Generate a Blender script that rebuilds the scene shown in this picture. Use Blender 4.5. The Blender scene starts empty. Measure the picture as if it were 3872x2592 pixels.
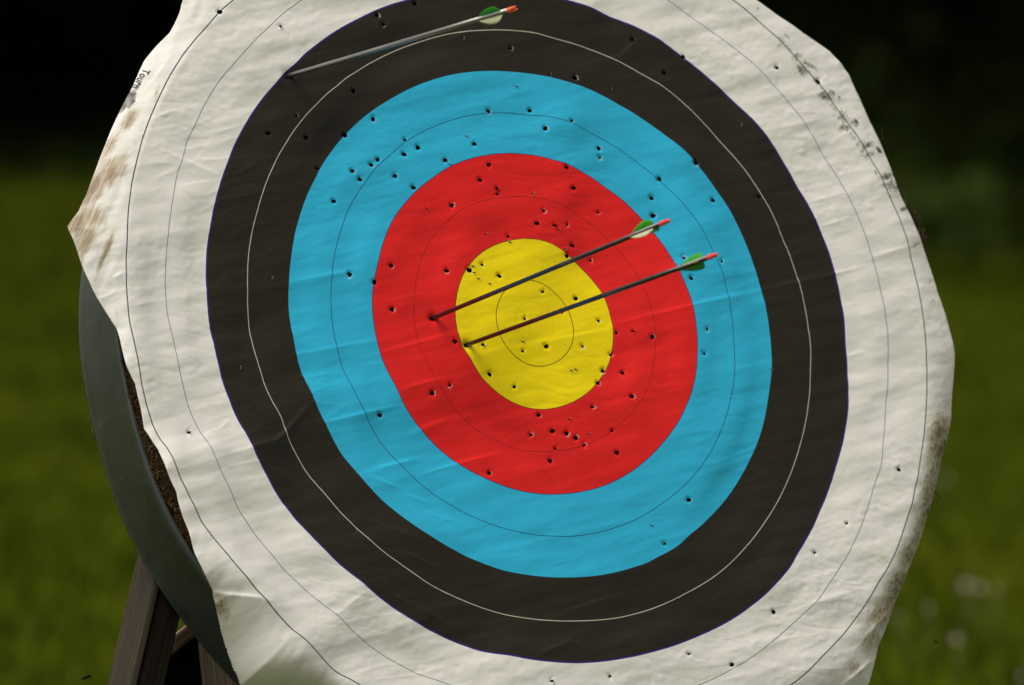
import bpy, bmesh, math
import numpy as np
from mathutils import Matrix, Vector

# ------------------------------------------------------------------ camera, sky, sun, exposure
scene = bpy.context.scene
col = scene.collection
PITCH = 0.046                       # camera looks slightly down
CAM = np.array([0.0, 0.0, 1.825])
FPX = 32973.44                      # focal length in pixels of a 3872 px wide frame
DIST = 12.0                         # metres from the camera to the target's centre plane
cam_data = bpy.data.cameras.new('camera')
cam = bpy.data.objects.new('camera', cam_data)
col.objects.link(cam)
cam.location = CAM
cam.rotation_euler = (math.pi / 2 - PITCH, 0, 0)
cam_data.sensor_width = 36
cam_data.lens = 36 * FPX / 3872
cam_data.clip_start = 0.5
cam_data.clip_end = 1500
cam_data.dof.use_dof = True
cam_data.dof.focus_distance = 11.9
cam_data.dof.aperture_fstop = 4.6
scene.camera = cam

SUN_DIR = np.array([-0.40, -0.26, 0.88]); SUN_DIR /= np.linalg.norm(SUN_DIR)
world = bpy.data.worlds.new('World')
scene.world = world
world.use_nodes = True
wn, wl = world.node_tree.nodes, world.node_tree.links
wn.clear()
sky = wn.new('ShaderNodeTexSky'); sky.sky_type = 'NISHITA'; sky.sun_disc = False
sky.sun_elevation = math.asin(SUN_DIR[2]); sky.sun_rotation = math.atan2(SUN_DIR[0], SUN_DIR[1])
sky.air_density = 1.0; sky.dust_density = 4.0; sky.ozone_density = 1.0
hs = wn.new('ShaderNodeHueSaturation'); hs.inputs['Saturation'].default_value = 0.12
tint = wn.new('ShaderNodeMix'); tint.data_type = 'RGBA'; tint.blend_type = 'MULTIPLY'
tint.inputs[0].default_value = 1.0; tint.inputs[7].default_value = (1.0, 0.985, 0.93, 1)
bg = wn.new('ShaderNodeBackground'); bg.inputs['Strength'].default_value = 0.085
wo = wn.new('ShaderNodeOutputWorld')
wl.new(sky.outputs[0], hs.inputs['Color']); wl.new(hs.outputs[0], tint.inputs[6])
wl.new(tint.outputs[2], bg.inputs['Color']); wl.new(bg.outputs[0], wo.inputs['Surface'])
sun_data = bpy.data.lights.new('sun', 'SUN')
sun_data.energy = 1.4; sun_data.angle = math.radians(38); sun_data.color = (1.0, 0.96, 0.88)
sun = bpy.data.objects.new('sun', sun_data)
col.objects.link(sun)
sun.rotation_euler = Vector(SUN_DIR).to_track_quat('Z', 'Y').to_euler()
sun.location = Vector(SUN_DIR) * 30
vs = scene.view_settings
vs.view_transform = 'Standard'; vs.look = 'None'; vs.gamma = 1.0; vs.use_curve_mapping = False
vs.exposure = 0.62
scene.cycles.use_denoising = True
scene.cycles.max_bounces = 5; scene.cycles.diffuse_bounces = 3; scene.cycles.glossy_bounces = 2
scene.cycles.transmission_bounces = 2; scene.cycles.transparent_max_bounces = 4

# ------------------------------------------------------------------ geometry of the view
RIGHT = np.array([1.0, 0, 0])
FWD = np.array([0, math.cos(PITCH), -math.sin(PITCH)])
UP = np.array([0, math.sin(PITCH), math.cos(PITCH)])
def cam_vec(x, y, z):
    return x * RIGHT + y * UP - z * FWD
AZ, EL = 0.45547, 0.301613          # the face is turned to the right of the lens and leans back
_n = np.array([math.sin(AZ) * math.cos(EL), math.sin(EL), math.cos(AZ) * math.cos(EL)])
_h = np.cross([0, 1, 0], _n); _h /= np.linalg.norm(_h)
_v = np.cross(_n, _h)
TN, TH, TV = cam_vec(*_n), cam_vec(*_h), cam_vec(*_v)
TC = CAM + cam_vec((2021.32 - 1936) / FPX * DIST, -(1221.1 - 1296) / FPX * DIST, -DIST)
TARGET_FRAME = Matrix(((TH[0], TV[0], TN[0], TC[0]), (TH[1], TV[1], TN[1], TC[1]),
                       (TH[2], TV[2], TN[2], TC[2]), (0, 0, 0, 1)))
def ray(px, py):
    d = cam_vec((px - 1936) / FPX, -(py - 1296) / FPX, -1.0)
    return d
def local_at(px, py, d=0.0):
    """point of the target's plane (shifted d along its normal) seen at a photo pixel"""
    r = ray(px, py)
    t = ((TC - CAM) @ TN + d) / (r @ TN)
    P = CAM + r * t - TC
    return P @ TH, P @ TV
def to_world(u, v, d):
    return TC + u * TH + v * TV + d * TN
def project(u, v, d):
    P = TC[None] + np.outer(u, TH) + np.outer(v, TV) + np.outer(d, TN) - CAM
    z = P @ FWD
    return 1936 + FPX * (P @ RIGHT) / z, 1296 - FPX * (P @ UP) / z
def ground_at(px, py, z=0.0):
    r = ray(px, py)
    return CAM + r * ((z - CAM[2]) / r[2])

# ------------------------------------------------------------------ helpers
def mat(name, color=(.5, .5, .5), rough=.6, metal=0.0, spec=.5):
    m = bpy.data.materials.new(name); m.use_nodes = True
    b = m.node_tree.nodes['Principled BSDF']
    b.inputs['Base Color'].default_value = (*color, 1)
    b.inputs['Roughness'].default_value = rough
    b.inputs['Metallic'].default_value = metal
    b.inputs['Specular IOR Level'].default_value = spec
    return m, m.node_tree.nodes, m.node_tree.links, b
def node(ns, kind, **kw):
    n = ns.new(kind)
    for k, v in kw.items(): setattr(n, k, v)
    return n
def math_node(ns, ls, op, a, b=None, clamp=False):
    n = ns.new('ShaderNodeMath'); n.operation = op; n.use_clamp = clamp
    for i, x in enumerate((a, b)):
        if x is None: continue
        if isinstance(x, (int, float)): n.inputs[i].default_value = x
        else: ls.new(x, n.inputs[i])
    return n.outputs[0]
def mix_color(ns, ls, fac, a, b, blend='MIX'):
    n = ns.new('ShaderNodeMix'); n.data_type = 'RGBA'; n.blend_type = blend
    for i, x in ((0, fac), (6, a), (7, b)):
        if isinstance(x, (int, float)): n.inputs[i].default_value = x
        elif isinstance(x, tuple): n.inputs[i].default_value = (*x, 1) if len(x) == 3 else x
        else: ls.new(x, n.inputs[i])
    return n.outputs[2]
def noise(ns, ls, vec, scale, detail=4, rough=.55):
    n = ns.new('ShaderNodeTexNoise'); n.inputs['Scale'].default_value = scale
    n.inputs['Detail'].default_value = detail; n.inputs['Roughness'].default_value = rough
    if vec is not None: ls.new(vec, n.inputs['Vector'])
    return n.outputs['Fac']
def ramp(ns, ls, fac, stops, interp='LINEAR'):
    n = ns.new('ShaderNodeValToRGB'); n.color_ramp.interpolation = interp
    e = n.color_ramp.elements
    while len(e) < len(stops): e.new(0.5)
    for i, (p, c) in enumerate(stops):
        e[i].position = p; e[i].color = (*c, 1) if len(c) == 3 else c
    ls.new(fac, n.inputs[0])
    return n.outputs[0]
def coords(ns, ls, kind='Object', scale=(1, 1, 1), rot=(0, 0, 0)):
    t = ns.new('ShaderNodeTexCoord'); mp = ns.new('ShaderNodeMapping')
    mp.inputs['Scale'].default_value = scale; mp.inputs['Rotation'].default_value = rot
    ls.new(t.outputs[kind], mp.inputs[0])
    return mp.outputs[0]
def streaks(ns, ls, angle, scale):
    a_ = coords(ns, ls, 'Object', (1, 1, 1), (0, 0, -angle))
    mp = ns.new('ShaderNodeMapping'); mp.inputs['Scale'].default_value = scale
    ls.new(a_, mp.inputs[0])
    return mp.outputs[0]
def bump(ns, ls, b, height, strength, dist):
    n = ns.new('ShaderNodeBump'); n.inputs['Strength'].default_value = strength
    n.inputs['Distance'].default_value = dist
    ls.new(height, n.inputs['Height']); ls.new(n.outputs[0], b.inputs['Normal'])
def mesh_obj(name, verts, faces, material, parent=None, smooth=True, matrix=None):
    me = bpy.data.meshes.new(name)
    me.from_pydata([tuple(map(float, v)) for v in verts], [], [tuple(int(i) for i in f) for f in faces])
    me.materials.append(material)
    if smooth: me.polygons.foreach_set('use_smooth', [True] * len(me.polygons))
    me.update()
    o = bpy.data.objects.new(name, me); col.objects.link(o)
    if parent is not None: o.parent = parent
    if matrix is not None: o.matrix_world = matrix
    return o
def np_mesh(name, verts, loops, per_face, material, smooth=False):
    """big mesh from arrays: loops is (faces, per_face)"""
    me = bpy.data.meshes.new(name)
    nf = len(loops)
    me.vertices.add(len(verts)); me.vertices.foreach_set('co', np.asarray(verts, np.float32).ravel())
    me.loops.add(nf * per_face); me.loops.foreach_set('vertex_index', np.asarray(loops, np.int32).ravel())
    me.polygons.add(nf); me.polygons.foreach_set('loop_start', np.arange(0, nf * per_face, per_face, dtype=np.int32))
    me.polygons.foreach_set('use_smooth', np.full(nf, smooth))
    me.materials.append(material)
    me.update(calc_edges=True); me.validate()
    o = bpy.data.objects.new(name, me); col.objects.link(o)
    return o
def empty(name, loc):
    o = bpy.data.objects.new(name, None); o.empty_display_size = .1
    o.location = tuple(map(float, loc)); col.objects.link(o)
    return o
def tag(o, label, category=None, group=None, kind=None):
    o['label'] = label
    if category: o['category'] = category
    if group: o['group'] = group
    if kind: o['kind'] = kind
    return o
def tube(points, radii, seg=8, cap=True):
    """verts, faces of a tube through 3-D points"""
    P = [np.asarray(p, float) for p in points]
    V, F = [], []
    ref = None
    for i, p in enumerate(P):
        a = P[min(i + 1, len(P) - 1)] - P[max(i - 1, 0)]
        a /= np.linalg.norm(a)
        if ref is None:
            ref = np.cross(a, [0, 0, 1.0])
            if np.linalg.norm(ref) < .1: ref = np.cross(a, [1.0, 0, 0])
        ref = ref - a * (ref @ a); ref /= np.linalg.norm(ref)
        b = np.cross(a, ref)
        for k in range(seg):
            t = 2 * math.pi * k / seg
            V.append(p + radii[i] * (math.cos(t) * ref + math.sin(t) * b))
    for i in range(len(P) - 1):
        for k in range(seg):
            k2 = (k + 1) % seg
            F.append((i * seg + k, i * seg + k2, (i + 1) * seg + k2, (i + 1) * seg + k))
    if cap:
        F.append(tuple(range(seg))[::-1]); F.append(tuple((len(P) - 1) * seg + k for k in range(seg)))
    return V, F
def lathe(profile, seg, wobble=None):
    """revolve (r, z) pairs about the local z axis"""
    V, F = [], []
    for i, (r, z) in enumerate(profile):
        for k in range(seg):
            t = 2 * math.pi * k / seg
            dr, dz = wobble(i, t) if wobble else (0, 0)
            V.append(((r + dr) * math.cos(t), (r + dr) * math.sin(t), z + dz))
    for i in range(len(profile) - 1):
        for k in range(seg):
            k2 = (k + 1) % seg
            F.append((i * seg + k, (i + 1) * seg + k, (i + 1) * seg + k2, i * seg + k2))
    return V, F
rng = np.random.default_rng(7)

# ------------------------------------------------------------------ ground, grass, woodland
def grass_color(ns, ls):
    c = coords(ns, ls, 'Object')
    big = noise(ns, ls, c, .55, 3)
    c2 = coords(ns, ls, 'Object', (1, .35, 1))
    mid = noise(ns, ls, c2, 1.7, 4)
    k = math_node(ns, ls, 'ADD', math_node(ns, ls, 'MULTIPLY', big, .5), math_node(ns, ls, 'MULTIPLY', mid, .5))
    return ramp(ns, ls, k, [(.30, (.032, .050, .002)), (.47, (.058, .080, .003)),
                            (.58, (.080, .098, .004)), (.70, (.090, .084, .007))])
m_soil, ns, ls, b = mat('meadow soil', rough=1, spec=.0)
ls.new(grass_color(ns, ls), b.inputs['Base Color'])
m_grass, ns, ls, b = mat('grass blades', rough=.9, spec=.04)
ls.new(grass_color(ns, ls), b.inputs['Base Color'])
gx = np.linspace(-300, 300, 41); gy = np.concatenate([np.linspace(-60, 120, 46), np.linspace(140, 700, 12)])
GX, GY = np.meshgrid(gx, gy)
nx, ny = len(gx), len(gy)
gv = np.stack([GX.ravel(), GY.ravel(), np.zeros(GX.size)], 1)
gi = np.arange(nx * ny).reshape(ny, nx)
gl = np.stack([gi[:-1, :-1].ravel(), gi[:-1, 1:].ravel(), gi[1:, 1:].ravel(), gi[1:, :-1].ravel()], 1)
ground = np_mesh('ground', gv, gl, 4, m_soil)
tag(ground, 'dark green meadow ground running back to the wood', kind='structure')

NB = 170000
yy = 11 + 58 * rng.random(NB) ** 1.35
xx = (rng.random(NB) * 2 - 1) * (1.6 + .085 * yy)
patch = .5 + .5 * np.sin(xx * 1.7 + 1.3 * np.sin(yy * .6)) * np.sin(yy * .45 + .9 * np.sin(xx * .8))
hh = (.03 + .04 * rng.random(NB)) * (.7 + .6 * patch) * (1 + yy / 60)
ww = (.003 + .003 * rng.random(NB)) * (1 + yy / 14)
ang = rng.random(NB) * math.tau
lean = rng.normal(0, .35, (NB, 2)) * hh[:, None]
base = np.stack([xx, yy, np.zeros(NB)], 1)
side = np.stack([np.cos(ang) * ww, np.sin(ang) * ww, np.zeros(NB)], 1)
tipv = base + np.stack([lean[:, 0], lean[:, 1], hh], 1)
bv = np.stack([base - side, base + side, tipv], 1).reshape(-1, 3)
grass = np_mesh('grass', bv, np.arange(NB * 3).reshape(-1, 3), 3, m_grass)
tag(grass, 'short dark green grass of the meadow, blurred behind the target', 'grass', kind='stuff')

m_leaf, ns, ls, b = mat('wood foliage', rough=.8, spec=.05)
c = coords(ns, ls, 'Object')
ls.new(ramp(ns, ls, noise(ns, ls, c, .35, 4), [(.35, (.018, .032, .006)), (.5, (.034, .056, .009)), (.68, (.060, .080, .012))]),
       b.inputs['Base Color'])
m_bark, ns, ls, b = mat('dark bark', rough=.9, spec=.1)
c = coords(ns, ls, 'Object', (6, 6, 1))
ls.new(ramp(ns, ls, noise(ns, ls, c, 2, 5), [(.3, (.020, .016, .012)), (.7, (.055, .045, .034))]), b.inputs['Base Color'])
def leaf_cards(P, size):
    n = len(P)
    a = rng.normal(size=(n, 3)); a /= np.linalg.norm(a, axis=1)[:, None]
    t = rng.normal(size=(n, 3)); t -= a * (t * a).sum(1)[:, None]; t /= np.linalg.norm(t, axis=1)[:, None]
    s = (size * (.6 + .8 * rng.random(n)))[:, None] if np.ndim(size) == 0 else (size * (.6 + .8 * rng.random(n)))[:, None]
    bb = np.cross(a, t)
    return np.stack([P - t * s, P + bb * s * .55, P + t * s, P - bb * s * .55], 1).reshape(-1, 3)
leafP, leafS = [], []
trunks = []
for row, (y0, step) in enumerate(((70, 5.0), (76, 5.0), (83, 6.0), (92, 7.0))):
    for x in np.arange(-34, 35, step):
        tx, ty = x + rng.normal(0, 1.2), y0 + rng.normal(0, 1.3) + 8 / (1 + math.exp(x - 1))
        ht = 11 + 5 * rng.random()
        trunks.append((tx, ty, ht))
        nc = 420
        cl = rng.normal(size=(26, 3)) * np.array([2.5, 2.5, 3.0]) + np.array([tx, ty, ht * .62])
        P = cl[rng.integers(0, 26, nc)] + rng.normal(size=(nc, 3)) * .85
        P[:, 2] = np.maximum(P[:, 2], 2.2 + rng.random(nc) * 2)
        leafP.append(P); leafS.append(np.full(nc, .62))
for tx, ty in ((6.5, 60), (9.5, 54), (13, 50), (8, 66), (12, 62), (17, 56), (-7.5, 69), (-12, 66), (-17, 68),  (18, 47), (-9, 78), (14, 43), (10, 47)):  # unseen trees added so their canopies shade the grass before the wood
    ht = 13.0
    trunks.append((tx, ty, ht))
    cl = rng.normal(size=(60, 3)) * np.array([3.2, 2.6, 2.4]) + np.array([tx * .8, ty, 6.0])
    P = cl[rng.integers(0, 60, 800)] + rng.normal(size=(800, 3)) * .9
    P[:, 2] = np.maximum(P[:, 2], 2.4 + rng.random(800) * 2)
    leafP.append(P); leafS.append(np.full(800, .80))
for k in range(60):                                   # low scrub creeping out on the right
    y = rng.uniform(50, 72); x = rng.uniform(1.2, 7) * y / 60
    hgt = rng.uniform(.15, .8) * (y - 42) / 25
    P = rng.normal(size=(160, 3)) * np.array([.6, .8, hgt * .35]) + np.array([x, y, hgt * .4])
    P[:, 2] = np.abs(P[:, 2]) + .02
    leafP.append(P); leafS.append(np.full(160, .13))
for k in range(70):                                   # low scrub along the wood's left foot
    y = rng.uniform(64, 80); x = -rng.uniform(-1, 9)
    hgt = rng.uniform(.08, .45) * (y - 60) / 16
    P = rng.normal(size=(120, 3)) * np.array([.6, .9, hgt * .35]) + np.array([x, y, hgt * .4])
    P[:, 2] = np.abs(P[:, 2]) + .02
    leafP.append(P); leafS.append(np.full(120, .12))
for x, y, hgt in ((-3.7, 74, 2.0), (-4.6, 76, 2.3), (-3.0, 77, 1.9), (-5.6, 73, 1.6)):     # a paler bush at the wood's left edge
    P = rng.normal(size=(420, 3)) * np.array([.5, .5, hgt * .28]) + np.array([x, y, hgt * .55])
    P[:, 2] = np.abs(P[:, 2]) + .03
    leafP.append(P); leafS.append(np.full(420, .16))
# shrubs and brambles under the canopy
for k in range(130):
    x = rng.uniform(-16, 16); y = rng.uniform(71, 96) + 8 / (1 + math.exp(x - 1))
    hgt = rng.uniform(.8, 2.9) if y > 83 else rng.uniform(.35, 1.3)
    nc = 200
    P = rng.normal(size=(nc, 3)) * np.array([.9, .8, hgt * .33]) + np.array([x, y, hgt * .5])
    P[:, 2] = np.abs(P[:, 2]) + .03
    leafP.append(P); leafS.append(np.full(nc, .22))
leafP = np.concatenate(leafP); leafS = np.concatenate(leafS)
lv = leaf_cards(leafP, leafS)
wood = np_mesh('woodland', lv, np.arange(len(lv)).reshape(-1, 4), 4, m_leaf)
tag(wood, 'nearly black edge of a wood with undergrowth behind the meadow', 'wood', kind='stuff')
tv_, tf_ = [], []
for tx, ty, ht in trunks:
    V, F = tube([(tx, ty, -.1), (tx + .05, ty, ht * .3), (tx - .1, ty + .1, ht * .6), (tx, ty, ht * .9)], [.26, .2, .13, .04], 7)
    k = len(tv_); tv_ += V; tf_ += [tuple(i + k for i in f) for f in F]
tr = mesh_obj('trunk', tv_, tf_, m_bark, wood); tr['kind'] = 'stuff'

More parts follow.
